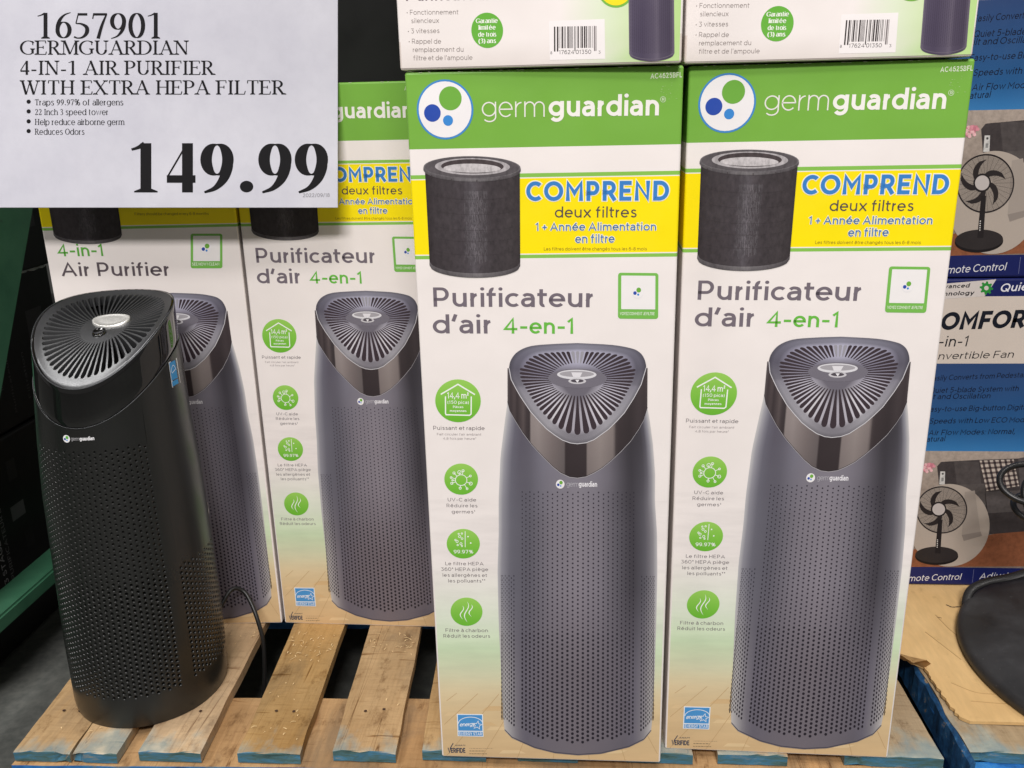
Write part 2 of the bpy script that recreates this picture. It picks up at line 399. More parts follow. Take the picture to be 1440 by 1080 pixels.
def serif_polys(ch, thick, thin):
    if ch in SG:
        wd, parts = SG[ch]
        out = []
        for si, (k, d) in enumerate(parts):
            if k == 'dot':
                r = max(thick*.62, .075)
                out.append((si, [[(d[0]+r*math.cos(a*math.pi/10), r+r*math.sin(a*math.pi/10)) for a in range(20)]]))
            elif k in 'kt':
                ww = thick if k == 'k' else thin
                if k == 'k' and len(d) == 2 and abs(d[0][1]-d[1][1]) < .01: ww = max(thin*1.5, thick*.75)
                q = [(x, min(max(y, thin/2), 1-thin/2) if k == 't' and ch in 'EFLTAPRDH' else y) for x, y in d]
                out.append((si, ribbon(q, lambda i, dx, dy: ww)))
            elif k == 'bar':
                ww = max(thin*1.6, thick*.8)
                out.append((si, ribbon(list(d), lambda i, dx, dy: ww)))
            elif k == 'p':
                pts, ce = flat(d)
                q = [(x, float(np.interp(y, [0, 1], [thin/2, 1-thin/2]))) for x, y in pts]
                def pen(i, dx, dy):
                    l = math.hypot(dx, dy) or 1
                    return thin+(thick*1.06-thin)*abs(dy/l)**1.6
                out.append((si, ribbon(q, pen)))
            elif k == 'w':
                pts = catmull(d, 6)
                out.append((si, ribbon(pts, lambda i, dx, dy: max(pts[i][2]*thick, thin*.8))))
            elif k == 'f':
                for fi, (x, y, s) in enumerate(d):
                    hw = thick/2+(.075 if thick < .15 else .11); t = thin*.9; br = .05
                    hw2 = thick*.5
                    poly = [(x-hw, y), (x+hw, y), (x+hw, y+s*t), (x+hw2, y+s*(t+br)), (x-hw2, y+s*(t+br)), (x-hw, y+s*t)]
                    out.append((si+.3*fi, [poly]))
        return wd, out
    wd, strokes = G[ch]; out = []
    for si, st in enumerate(strokes):
        if st[0][0] == 'dot':
            r = .075 if ch != '•' else .2
            out.append((si, [[(st[0][1]+r*math.cos(k*math.pi/6), st[0][2]+r*math.sin(k*math.pi/6)) for k in range(12)]])); continue
        pts, ce = flat(st); h = thick/2
        q = [(float(np.interp(x, [0, wd], [h, wd-h])) if wd > thick*1.5 else x, y) for x, y in pts]
        def pen(i, dx, dy):
            l = math.hypot(dx, dy) or 1
            return thin+(thick-thin)*abs(dy/l)**1.4
        out.append((si, ribbon(q, pen)))
        for (e, o) in ((0, 1), (-1, -2)):
            p0, p1 = q[e], q[o]
            if abs(p0[0]-p1[0]) < .02 and not ce[0 if e == 0 else 1]:
                s = 1 if p0[1] < p1[1] else -1
                if abs(p0[1]) < .02 or abs(p0[1]-X) < .02 or p0[1] > .95 or p0[1] < -.2:
                    hw = thick/2+.07
                    xl, xr = (p0[0]-hw, p0[0]+hw) if (s > 0) else (p0[0]-hw, p0[0]+thick/2)
                    out.append((si+.5, [[(xl, p0[1]), (xr, p0[1]), (xr, p0[1]+s*thin), (xl, p0[1]+s*thin)]]))
    return wd+.02, out

def layout(s, wt, serif, gap, grow=0.0):
    x = 0; res = []; prev = ''
    for ch in s:
        if serif: wd, pol = serif_polys(ch, wt, wt*serif)
        else: wd, pol = glyph_polys(ch, wt, grow)
        if ch == ' ': x += .24 if not serif else .32; prev = ''; continue
        if not serif:
            if prev and prev in 'bopesDOQCGr0689' : x -= .035
            if ch in 'acdegoqCGOQ0689': x -= .035
            if prev in tuple('rtfLTkcyv'): x -= .045
            if prev and ch in 'tfvyTVY': x -= .045
        prev = ch
        res.append((x, pol)); x += wd+gap
    return x-gap, res

# ------------------------------------------------------------------ flat printed artwork
def homography(src, dst):
    Am = []
    for (x, y), (u, v) in zip(src, dst):
        Am.append([x, y, 1, 0, 0, 0, -u*x, -u*y, -u]); Am.append([0, 0, 0, x, y, 1, -v*x, -v*y, -v])
    _, _, V = np.linalg.svd(np.array(Am, float)); return V[-1].reshape(3, 3)

class Art:
    """ink on a panel: polygons in panel coordinates (x right, z up), facing -y"""
    def __init__(s, H=None):
        s.H = H; s.v = []; s.f = []; s.c = []; s.k = 0; s.gi = 0
    def uv(s, p):
        if s.H is None: return (p[0], p[1])
        q = s.H @ np.array([p[0], p[1], 1.0]); return (q[0]/q[2], q[1]/q[2])
    def raw(s, pts, cols, layer, faces=None):
        b = len(s.v); y = -layer*1.2e-4
        s.v += [(p[0], y, p[1]) for p in pts]
        multi = not isinstance(cols[0], (int, float))
        cl = [lin(c) for c in cols] if multi else [lin(cols)]*len(pts)
        s.c += cl
        if faces is None:
            area = sum(pts[i][0]*pts[(i+1) % len(pts)][1]-pts[(i+1) % len(pts)][0]*pts[i][1] for i in range(len(pts)))
            idx = list(range(len(pts)))
            if len(pts) > 4:
                for t in tessellate_polygon([[Vector((p[0], p[1], 0)) for p in pts]]):
                    a, bb, c = t
                    ar = (pts[bb][0]-pts[a][0])*(pts[c][1]-pts[a][1])-(pts[c][0]-pts[a][0])*(pts[bb][1]-pts[a][1])
                    if abs(ar) < 1e-14: continue
                    s.f.append([b+i for i in ((a, bb, c) if ar > 0 else (c, bb, a))])
            else:
                s.f.append([b+i for i in (idx if area > 0 else idx[::-1])])
        else:
            for f in faces: s.f.append([b+i for i in f])
    def poly(s, pts, col, layer):
        s.raw([s.uv(p) for p in pts], col, layer)
    def ell(s, cx, cy, rx, ry, col, layer, n=40):
        s.poly([(cx+rx*math.cos(2*math.pi*k/n), cy+ry*math.sin(2*math.pi*k/n)) for k in range(n)], col, layer)
    def line(s, pts, wd, col, layer):
        for q in ribbon([tuple(p) for p in pts], lambda i, dx, dy: wd): s.poly([tuple(a) for a in q], col, layer)
    def grid(s, rows, cols, layer):
        """rows: list of rows of px points; cols same shape"""
        n = len(rows[0]); pts = [s.uv(p) for r in rows for p in r]; cl = [c for r in cols for c in r]; F = []
        for i in range(len(rows)-1):
            for j in range(n-1):
                a, b, c, d = i*n+j, i*n+j+1, (i+1)*n+j+1, (i+1)*n+j
                q = [pts[k] for k in (a, b, c, d)]
                ar = sum(q[k][0]*q[(k+1) % 4][1]-q[(k+1) % 4][0]*q[k][1] for k in range(4))
                F.append((a, b, c, d) if ar > 0 else (d, c, b, a))
        s.raw(pts, cl, layer, F)
    def text(s, t, p0, p1, cap, col, layer, wt=.13, serif=None, gap=.17, slant=0, grow=0.0):
        u0, u1 = np.array(s.uv(p0)), np.array(s.uv(p1))
        cu_ = np.array(s.uv((p0[0], p0[1]-cap))) - u0
        caph = abs(cu_[1]) if s.H is not None else cap
        W, res = layout(t, wt, serif, gap, grow)
        ex = (u1-u0)/W; ey = np.array([-ex[1], ex[0]])/np.hypot(*ex)*caph
        for gi, (x, pol) in enumerate(res):
            for si, quads in pol:
                for q in quads:
                    pts = [tuple(u0+ex*(x+a[0]+slant*a[1])+ey*a[1]) for a in q]
                    s.raw(pts, col, layer+.16*si+.08*(gi % 2))
    def build(s, name, mat, parent):
        me = bpy.data.meshes.new(name); me.from_pydata(s.v, [], s.f)
        at = me.color_attributes.new('Col', 'FLOAT_COLOR', 'POINT')
        at.data.foreach_set('color', np.array([tuple(c)+(1,) for c in s.c], 'f').ravel())
        me.update()
        return link(name, me, mat, parent)

def lerp_stops(stops, t):
    xs = [a for a, _ in stops]
    return tuple(float(np.interp(t, xs, [c[k] for _, c in stops])) for k in range(3))

# ------------------------------------------------------------------ the setting: floor
s = NT('concrete'); co = s.coord()
f = s.noise(co, 5, 6, .6); f2 = s.noise(co, 90, 3, .6)
c_ = s.mix(.35, s.ramp(f, [(.3, lin((70, 74, 72))), (.7, lin((104, 106, 101)))]), s.ramp(f2, [(.3, lin((58, 60, 58))), (.7, lin((118, 118, 112)))]))
s.l(c_, s.b.inputs['Base Color']); s.set(Roughness=.55); s.bump(f2, .1, .001)
bm = bmesh.new(); box_bm(bm, (-6, -5, -.18), (6, 9, -.14))
props(bm_obj('concrete_floor', bm, s.m), kind='structure')

# ------------------------------------------------------------------ wood
def wood_mat(name, base, dark, blue=None, blue_y=None):
    s = NT(name)
    oi = s.n('ShaderNodeObjectInfo')
    tc = s.n('ShaderNodeTexCoord'); ad = s.n('ShaderNodeVectorMath', operation='ADD'); s.l(tc.outputs['Object'], ad.inputs[0])
    sc = s.n('ShaderNodeVectorMath', operation='SCALE'); s.l(oi.outputs['Random'], sc.inputs['Scale']); sc.inputs[0].default_value = (3, 7, 5)
    s.l(sc.outputs[0], ad.inputs[1]); v = ad.outputs[0]
    def mapped(scale):
        m = s.n('ShaderNodeMapping'); m.inputs['Scale'].default_value = scale; s.l(v, m.inputs[0]); return m.outputs[0]
    n1 = s.noise(mapped((1, .09, 1)), 95, 7, .66, 1.0)
    n2 = s.noise(mapped((1, .5, 1)), 9, 4, .55)
    n3 = s.noise(mapped((.12, 1, 1)), 230, 4, .7)
    n4 = s.noise(mapped((.1, 1, .3)), 90, 3, .6, .6)
    c = s.ramp(n1, [(.2, lin(dark)), (.42, lin(base)), (.8, tuple(min(1, x*1.12) for x in lin(base)))])
    c = s.mix(1.0, c, s.ramp(n2, [(.3, (.72, .66, .58)), (.55, (1, 1, 1)), (.75, (1.12, 1.05, .95))]), 'MULTIPLY')
    c = s.mix(1.0, c, s.ramp(n3, [(.30, (.80, .75, .70)), (.42, (.97, .96, .95)), (.7, (1.04, 1.03, 1.02))]), 'MULTIPLY')
    c = s.mix(1.0, c, s.ramp(n4, [(.29, (.55, .46, .36)), (.35, (1, 1, 1))]), 'MULTIPLY')
    nf = s.noise(mapped((1, .035, 1)), 420, 3, .7)
    c = s.mix(1.0, c, s.ramp(nf, [(.3, (.90, .87, .83)), (.5, (1, 1, 1)), (.7, (1.04, 1.03, 1.02))]), 'MULTIPLY')
    ck = s.noise(mapped((1, .03, 1)), 34, 3, .5, .3)
    c = s.mix(1.0, c, s.ramp(s.math('ABSOLUTE', s.math('SUBTRACT', ck, .44)), [(.0006, (.42, .33, .24)), (.0028, (1, 1, 1))]), 'MULTIPLY')
    vo = s.n('ShaderNodeTexVoronoi'); vo.inputs['Scale'].default_value = 11; s.l(mapped((1, .6, .2)), vo.inputs['Vector'])
    c = s.mix(1.0, c, s.ramp(vo.outputs['Distance'], [(.035, (.34, .22, .13)), (.07, (.6, .46, .34)), (.13, (1, 1, 1))]), 'MULTIPLY')
    st2 = s.noise(mapped((1, .35, 1)), 15, 5, .65, .8)
    c = s.mix(s.ramp(st2, [(.50, (0, 0, 0)), (.68, (.6, .6, .6))]), c, lin((112, 96, 76)))
    dirt = s.noise(mapped((1, .55, 1)), 52, 8, .72)
    c = s.mix(1.0, c, s.ramp(dirt, [(.33, (.58, .52, .46)), (.44, (.95, .94, .92)), (.7, (1.07, 1.06, 1.05))]), 'MULTIPLY')
    tint = s.n('ShaderNodeHueSaturation'); s.l(c, tint.inputs['Color'])
    s.l(s.math('MULTIPLY_ADD', oi.outputs['Random'], .3, .92), tint.inputs['Value'])
    s.l(s.math('MULTIPLY_ADD', oi.outputs['Random'], -.25, 1.1), tint.inputs['Saturation'])
    c = tint.outputs[0]
    if blue:
        sep = s.n('ShaderNodeSeparateXYZ'); s.l(tc.outputs['Object'], sep.inputs[0])
        edge = s.math('SUBTRACT', 1.0, s.math('DIVIDE', sep.outputs['Y'], blue_y))
        pn = s.noise(mapped((1, .5, 1)), 24, 5, .6)
        msk = s.ramp(s.math('ADD', s.math('MULTIPLY', edge, .45), s.math('MULTIPLY', pn, .95)), [(.78, (0, 0, 0)), (.93, (.6, .6, .6))])
        geo = s.n('ShaderNodeNewGeometry'); sn = s.n('ShaderNodeSeparateXYZ'); s.l(geo.outputs['Normal'], sn.inputs[0])
        front = s.ramp(s.math('MULTIPLY', sn.outputs['Y'], -1), [(.45, (0, 0, 0)), (.6, (1, 1, 1))])
        pcol = s.ramp(s.noise(mapped((1, 1, 1)), 60, 4), [(.3, lin((96, 138, 152))), (.55, lin((136, 160, 160))), (.75, lin((196, 196, 180)))])
        c = s.mix(msk, c, pcol)
        fcol = s.ramp(s.noise(mapped((.5, 1, 3)), 50, 5, .7), [(.28, lin((38, 58, 56))), (.46, lin((74, 104, 104))), (.6, lin((66, 120, 150))), (.72, lin((150, 140, 112)))])
        c = s.mix(front, c, fcol)
    s.l(c, s.b.inputs['Base Color']); s.set(Roughness=.75); s.b.inputs['Specular IOR Level'].default_value = .2
    h = s.math('ADD', s.math('MULTIPLY', n1, .6), n3)
    s.bump(h, .45, .0012)
    return s.m
WOOD = wood_mat('pallet_wood', (178, 150, 110), (136, 106, 72), (70, 130, 175), .085)
WOOD_GREY = wood_mat('weathered_wood', (160, 142, 112), (112, 95, 70), (80, 130, 160), .11)
s = NT('blue_paint'); co = s.coord((1, 1, 1))
fb = s.noise(co, 28, 6, .65); fb2 = s.noise(s.coord((.25, 1, 1.5)), 120, 4, .6)
c_ = s.ramp(fb, [(.28, lin((16, 62, 108))), (.46, lin((34, 108, 182))), (.60, lin((58, 134, 192))), (.70, lin((136, 140, 122))), (.8, lin((168, 140, 100)))])
c_ = s.mix(1.0, c_, s.ramp(fb2, [(.3, (.6, .62, .66)), (.6, (1.05, 1.05, 1.05))]), 'MULTIPLY')
s.l(c_, s.b.inputs['Base Color']); s.set(Roughness=.6); s.bump(fb2, .4, .001)
BLUE = s.m
s = NT('shaded_blue_paint'); co = s.coord()
fb = s.noise(co, 60, 6, .7)
s.l(s.ramp(fb, [(.3, lin((10, 44, 74))), (.52, lin((22, 74, 118))), (.6, lin((40, 96, 140))), (.66, lin((170, 144, 104)))]), s.b.inputs['Base Color']); s.set(Roughness=.65); s.bump(fb, .5, .001)  # worn blue paint, its colour darkened for the shade in the gap
BLUE_SHADED = s.m
s = NT('nail_rust'); s.b.inputs['Base Color'].default_value = lin((60, 38, 26))+(1,); s.set(Roughness=.7); NAIL = s.m

def board(name, parent, xl, xr, y0, y1, zt, th, mat, skew=0.0, rough=.0012, seed=0, chip=()):
    """a sawn board along y; its own origin at its front left top corner"""
    nx, ny = 8, 48
    bm = bmesh.new(); W_ = xr-xl; L_ = y1-y0
    top = []; bot = []
    ysamp = [L_*(i/(ny-1))**1.7 for i in range(ny)]
    for i, y in enumerate(ysamp):
        rt, rb = [], []
        for j in range(nx):
            t = j/(nx-1)
            e = noise.noise(Vector((seed*3.1+ (0 if t < .5 else 9), y*26, 1.7)))*rough*(1 if j in (0, nx-1) else .0)
            ey = noise.noise(Vector((seed*5.7, t*5, 4.2)))*.0022 if i == 0 else 0
            dz = noise.noise(Vector((seed*2.3+t*2.2, y*9, .3)))*.0011
            if j in (0, nx-1): dz -= .0006+.0009*abs(noise.noise(Vector((seed*1.3+j, y*40, 7))))
            if i == 0: dz -= .0006
            for (ct, cw, cd_) in chip:
                if i < 5 and abs(t-ct) < cw:
                    k = 1-abs(t-ct)/cw; ey += (cd_*k if i == 0 else 0); dz -= .0035*k*(1-i/5)
            x = t*W_+e+skew*y
            rt.append(bm.verts.new((x, y+ey, dz))); rb.append(bm.verts.new((x, y+ey*.3, -th)))
        top.append(rt); bot.append(rb)
    for i in range(ny-1):
        for j in range(nx-1):
            bm.faces.new((top[i][j], top[i][j+1], top[i+1][j+1], top[i+1][j]))
            bm.faces.new((bot[i][j+1], bot[i][j], bot[i+1][j], bot[i+1][j+1]))
        bm.faces.new((top[i][0], top[i+1][0], bot[i+1][0], bot[i][0]))
        bm.faces.new((top[i+1][-1], top[i][-1], bot[i][-1], bot[i+1][-1]))
    for j in range(nx-1):
        bm.faces.new((top[0][j+1], top[0][j], bot[0][j], bot[0][j+1]))
        bm.faces.new((top[-1][j], top[-1][j+1], bot[-1][j+1], bot[-1][j]))
    o = bm_obj(name, bm, mat, parent); o.location = (xl, y0, zt)
    return o

# main pallet: origin at its front left corner, boards run away from the aisle
pal = empty('wooden_pallet', (0, 0, 0), 'worn blue painted wooden pallet with bare deck boards under the tower and tall cartons', 'pallet')
SK = -.058
slats = [(-.5530, -.4955, .6895, ((.86, .14, .010),)), (-.4938, -.4492, .6900, ((.05, .2, .012),)), (-.4284, -.3662, .6950, ()), (-.3303, -.2684, .6970, ((.93, .12, .006),)),
         (-.2375, -.1752, .7035, ()), (-.1506, -.0880, .7085, ()), (-.058, .000, .711, ()), (.047, .1092, .7140, ()), (.1337, .1985, .7160, ()), (.2525, .3437, .7190, ((.12, .16, .01),))]
for k, (a, b, y0, ch) in enumerate(slats):
    o = board('deck_board', pal, a, b, y0, y0+.93, 0, .0115, WOOD if k not in (9,) else WOOD_GREY, SK if k < 8 else (-.02 if k < 9 else -.02), seed=k+1, chip=ch)
    if k in (3, 4, 0, 9, 2):
        for (tx, ty) in ((.36, .062), (.66, .063)):
            nb = bmesh.new()
            x, y = (b-a)*tx+SK*ty, ty+random.uniform(-.003, .003)
            bmesh.ops.create_circle(nb, cap_ends=True, segments=10, radius=.0017, matrix=Matrix.Translation((x, y, .0012)))
            bm_obj('nail_head', nb, NAIL, o)
# lead board and the boards below, running across
def cross_board(name, y0, y1, zt, th, x0, x1, mat, fr, seed):
    bm = bmesh.new(); n = 60; rows = []
    for i in range(n):
        t = i/(n-1); x = x0+(x1-x0)*t; yy = (x-x0)*.034
        e = noise.noise(Vector((x*30, seed, 2)))*.0012
        rows.append([bm.verts.new(p) for p in ((x, y0+yy+e, zt-.0006), (x, y1+yy+e, zt), (x, y1+yy, zt-th), (x, y0+yy+e*.5, zt-th))])
    for i in range(n-1):
        for k in range(4):
            bm.faces.new((rows[i][k], rows[i+1][k], rows[i+1][(k+1) % 4], rows[i][(k+1) % 4]))
    bm.faces.new(rows[0][::1]); bm.faces.new(rows[-1][::-1])
    bmesh.ops.recalc_face_normals(bm, faces=bm.faces)
    o = bm_obj(name, bm, mat, pal)
    if fr:
        o.data.materials.append(fr)
        for p in o.data.polygons:
            if p.normal.y < -.5: p.material_index = 1
    return o
s = NT('lead_board_wood')
cross_board('lead_board', .6845, .789, -.0122, .0115, -.5545, .345, wood_mat('lead_board_wood', (172, 138, 94), (130, 96, 60)), BLUE, 3)
cross_board('stringer_board', 1.08, 1.18, -.0122, .0115, -.5545, .345, WOOD, None, 4)
cross_board('stringer_board', 1.53, 1.62, -.0122, .0115, -.5545, .345, WOOD, None, 5)
for x in (-.5525, -.16, .235):
    for y in (.700, 1.09, 1.53):
        bm = bmesh.new(); yy = (x+.55)*.034
        box_bm(bm, (x, y+yy, -.108), (x+.105, y+yy+.085, -.0245), .002)
        bm_obj('block', bm, BLUE if y < .8 else WOOD, pal)
for y in (.690, 1.09, 1.53):
    cross_board('bottom_board', y, y+.085, -.1085, .0115, -.5545, .345, WOOD, BLUE, 6+y)

# neighbouring pallet to the right
pal2 = empty('wooden_pallet', (0, 0, 0), 'second blue pallet at the right, mostly covered by a flattened brown cardboard sheet', 'pallet')
xs = [(.372, .452), (.475, .545), (.575, .645), (.675, .745), (.775, .845), (.875, .945)]
for k, (a, b) in enumerate(xs):
    board('deck_board', pal2, a, b, .7300+.002*k, .73+.95, 0, .0125, WOOD_GREY, -.01, rough=.0035 if k == 0 else .0012, seed=k+31, chip=((.1, .2, .012),) if k == 0 else ())
# the split blue edge of its first board, sloping into the gap
bm = bmesh.new(); n = 40; rows = []
for i in range(n):
    t = i/(n-1); y = .716+t*.40
    e = noise.noise(Vector((y*45, 2, 8)))*.0035; e2 = noise.noise(Vector((y*80, 5, 1)))*.002
    rows.append([bm.verts.new(p) for p in ((.3640+.003*t+e2, y, -.034), (.3672+.003*t+e, y, -.005+e2), (.3712+e*.4, y, -.0012), (.3712, y, -.034))])
for i in range(n-1):
    for k in range(4): bm.faces.new((rows[i][k], rows[i][(k+1) % 4], rows[i+1][(k+1) % 4], rows[i+1][k]))
bm.faces.new(rows[0][::-1]); bm.faces.new(rows[-1])
bmesh.ops.recalc_face_normals(bm, faces=bm.faces)
props(bm_obj('split_edge', bm, BLUE_SHADED, pal2), 'splintered blue edge of the first board')
for (y, z) in ((.722, -.0132), (1.1, -.0132), (1.5, -.0132)):
    bm = bmesh.new(); box_bm(bm, (.3670, y, z-.0125), (.96, y+.1, z), .001)
    bm_obj('lead_board', bm, BLUE if y < .8 else WOOD, pal2)
for x in (.376, .62, .85):
    for y in (.73, 1.1, 1.5):
        bm = bmesh.new(); box_bm(bm, (x, y, -.138), (x+.1, y+.09, -.0262), .002); bm_obj('block', bm, BLUE if y < .8 else WOOD, pal2)
for x in (.05,):
    pass

# wood shavings lying on the boards
bm = bmesh.new()
for k in range(115):
    a, b, y0, _ = slats[random.choice((0, 1, 2, 3, 3, 3, 3, 4, 4))]
    y = y0+random.choice((random.uniform(.02, .2), random.uniform(.15, .21), random.uniform(.16, .21)))
    x = a+SK*(y-y0)+random.uniform(.004, b-a-.004); th = random.uniform(0, 3.14); L_ = random.uniform(.0008, .0032); wd = random.uniform(.0002, .0004)
    d = Vector((math.cos(th), math.sin(th), 0)); nn = Vector((-d.y, d.x, 0)); c = Vector((x, y, .0012)); lift = random.uniform(.0002, .0012)
    q = [c-d*L_-nn*wd, c-nn*wd*1.5+Vector((0, 0, lift)), c+d*L_-nn*wd, c+d*L_+nn*wd, c+nn*wd*1.5+Vector((0, 0, lift)), c-d*L_+nn*wd]
    vs = [bm.verts.new(p) for p in q]; bm.faces.new((vs[0], vs[1], vs[4], vs[5])); bm.faces.new((vs[1], vs[2], vs[3], vs[4]))
props(bm_obj('wood_shavings', bm, simple('shaving_wood', (232, 202, 150), .7)), 'pale wood shavings scattered on the pallet boards', 'shavings', kind='stuff')

# ------------------------------------------------------------------ tall product cartons
CW, CH, CDEP = .2076, .62, .2076
WHITE = (243, 236, 232); GREEN = (122, 178, 70); LIME = (138, 196, 84); YEL = (255, 232, 12)

def carton_body(name, bands, W=CW, Hh=CH, D=CDEP, r=.0018, mat=CARTON, bulge=.0008):
    """rounded-edge carton, its board printed in bands from bottom to top"""
    prof = []
    for cx, cy, a0 in ((W-r, r, -90), (W-r, D-r, 0), (r, D-r, 90), (r, r, 180)):
        for k in range(4):
            a = R(a0+90*k/3); prof.append((cx+r*math.cos(a), cy+r*math.sin(a), math.cos(a), math.sin(a)))
    V, F, C_ = [], [], []
    def ring(z, inset, col):
        b = len(V)
        for (x, y, nx, ny) in prof:
            V.append((x-nx*inset, y-ny*inset, z)); C_.append(lin(col))
        return b
    n = len(prof); rings = []
    zs = [(0, r, bands[0][1]), (r*.3, r*.3, bands[0][1]), (r, 0, bands[0][1])]
    for k, (z1, col) in enumerate(bands):
        z0 = r if k == 0 else bands[k-1][0]
        if k: zs.append((z0, 0, col))
        last = k == len(bands)-1
        zs.append((z1 if not last else Hh-r, 0, col))
    zs += [(Hh-r*.3, r*.3, bands[-1][1]), (Hh, r, bands[-1][1])]
    rings = [ring(*q) for q in zs]
    for a, b in zip(rings[:-1], rings[1:]):
        for k in range(n):
            F.append((a+k, a+(k+1) % n, b+(k+1) % n, b+k))
    F.append(tuple(rings[-1]+k for k in range(n))); F.append(tuple(rings[0]+k for k in range(n))[::-1])
    # top flaps meeting at a taped seam
    me = bpy.data.meshes.new(name); me.from_pydata(V, [], F)
    at = me.color_attributes.new('Col', 'FLOAT_COLOR', 'POINT')
    at.data.foreach_set('color', np.array([tuple(c)+(1,) for c in C_], 'f').ravel()); me.update()
    return me

HA = homography([(572, 107), (957, 93), (619.7, 1066), (930, 1074)], [(0, CH), (CW, CH), (0, 0), (CW, 0)])
HD = homography([(23.6, 127), (311.3+1, 120.3), (158.2, 880.1), (394, 876.2)], [(0, CH), (CW, CH), (0, 0), (CW, 0)])
HE = homography([(564, 102.4), (551.8, -106.4), (957, 82.6), (965, -124.8)], [(0, 0), (0, .1), (CW, 0), (CW, .1)])

ar = Art(HA)
def vlev(a, b):  # mean height of a band edge given at left and right side of the front
    return (ar.uv(a)[1]+ar.uv(b)[1])/2
z_head = vlev((578, 210.8), (959, 202.4)); z_s1 = vlev((580, 246.5), (957, 238.5)); z_s2 = vlev((580, 252), (957, 244)); z_y1 = z_s2-.0008
z_y0 = vlev((585, 355), (954.7, 351.7)); z_t1 = z_y0-.0009; z_t0 = vlev((586, 361.5), (954, 358))
BANDS = [(z_t0, WHITE), (z_t1, LIME), (z_y0, WHITE), (z_y1, YEL), (z_s2, WHITE), (z_s1, LIME), (z_head, WHITE), (CH, GREEN)]
body_mesh = carton_body('carton_body', BANDS)
plain_mesh = carton_body('carton_body', [(.02, (226, 214, 206)), (CH, WHITE)])

def logo_disc(a, cx, cy, s_, layer, ring=True):
    a.ell(cx, cy, 39*s_, 41*s_, (72, 140, 205) if ring else (238, 236, 236), layer)
    a.ell(cx, cy, 36.3*s_, 38.3*s_, (243, 240, 240), layer+.5)
    a.ell(cx+7.3*s_, cy-15.3*s_, 15.6*s_, 16.4*s_, (114, 176, 68), layer+1)
    a.ell(cx-17.5*s_, cy+5*s_, 11.5*s_, 12*s_, (44, 78, 172), layer+1)
    a.ell(cx+4*s_, cy+15*s_, 6.9*s_, 7.3*s_, (62, 140, 215), layer+1)

def floor_art(name, parent):
    stops = [(.0, (216, 184, 138)), (.05, (222, 195, 150)), (.075, (226, 208, 168)), (.095, (218, 220, 186)), (.12, (208, 228, 190)), (.15, (223, 232, 211)), (.185, (237, 235, 226)), (.21, WHITE), (.27, WHITE)]
    rows, cols = [], []
    a2 = Art(None); m = .0016
    for k in range(28):
        v = m+(.27-m)*k/27; rows.append([(m, v), (CW*.5, v), (CW-m, v)])
        c = lerp_stops(stops, v); c2 = tuple(x*.985 for x in c); cols.append([c, c2, c])
    a2.grid(rows, cols, .3)
    rnd = random.Random(3)
    vp = (CW*.62, .17)
    for k in range(-9, 10):                       # plank joints running away
        xb = vp[0]+k*.034+.012; 
        def P(t): return (xb+(vp[0]-xb)*t, m+(vp[1]-m)*t)
        ta, tb = 0, .42
        pts = [P(ta+(tb-ta)*i/8) for i in range(9)]
        pts = [p for p in pts if m < p[0] < CW-m]
        if len(pts) > 1:
            a2.line(pts, .0004, (192, 158, 112), 1.3)
    for k in range(14):
        x = rnd.uniform(.002, CW-.03); v = rnd.uniform(.004, .055)
        a2.poly([(x, v), (x+rnd.uniform(.012, .028), v+.001), (x+.02, v+.0045), (x+.004, v+.004)], (218, 186, 138) if k % 2 else (228, 200, 154), .42+.05*k)
    return a2.build(name, INK_WOOD, parent)

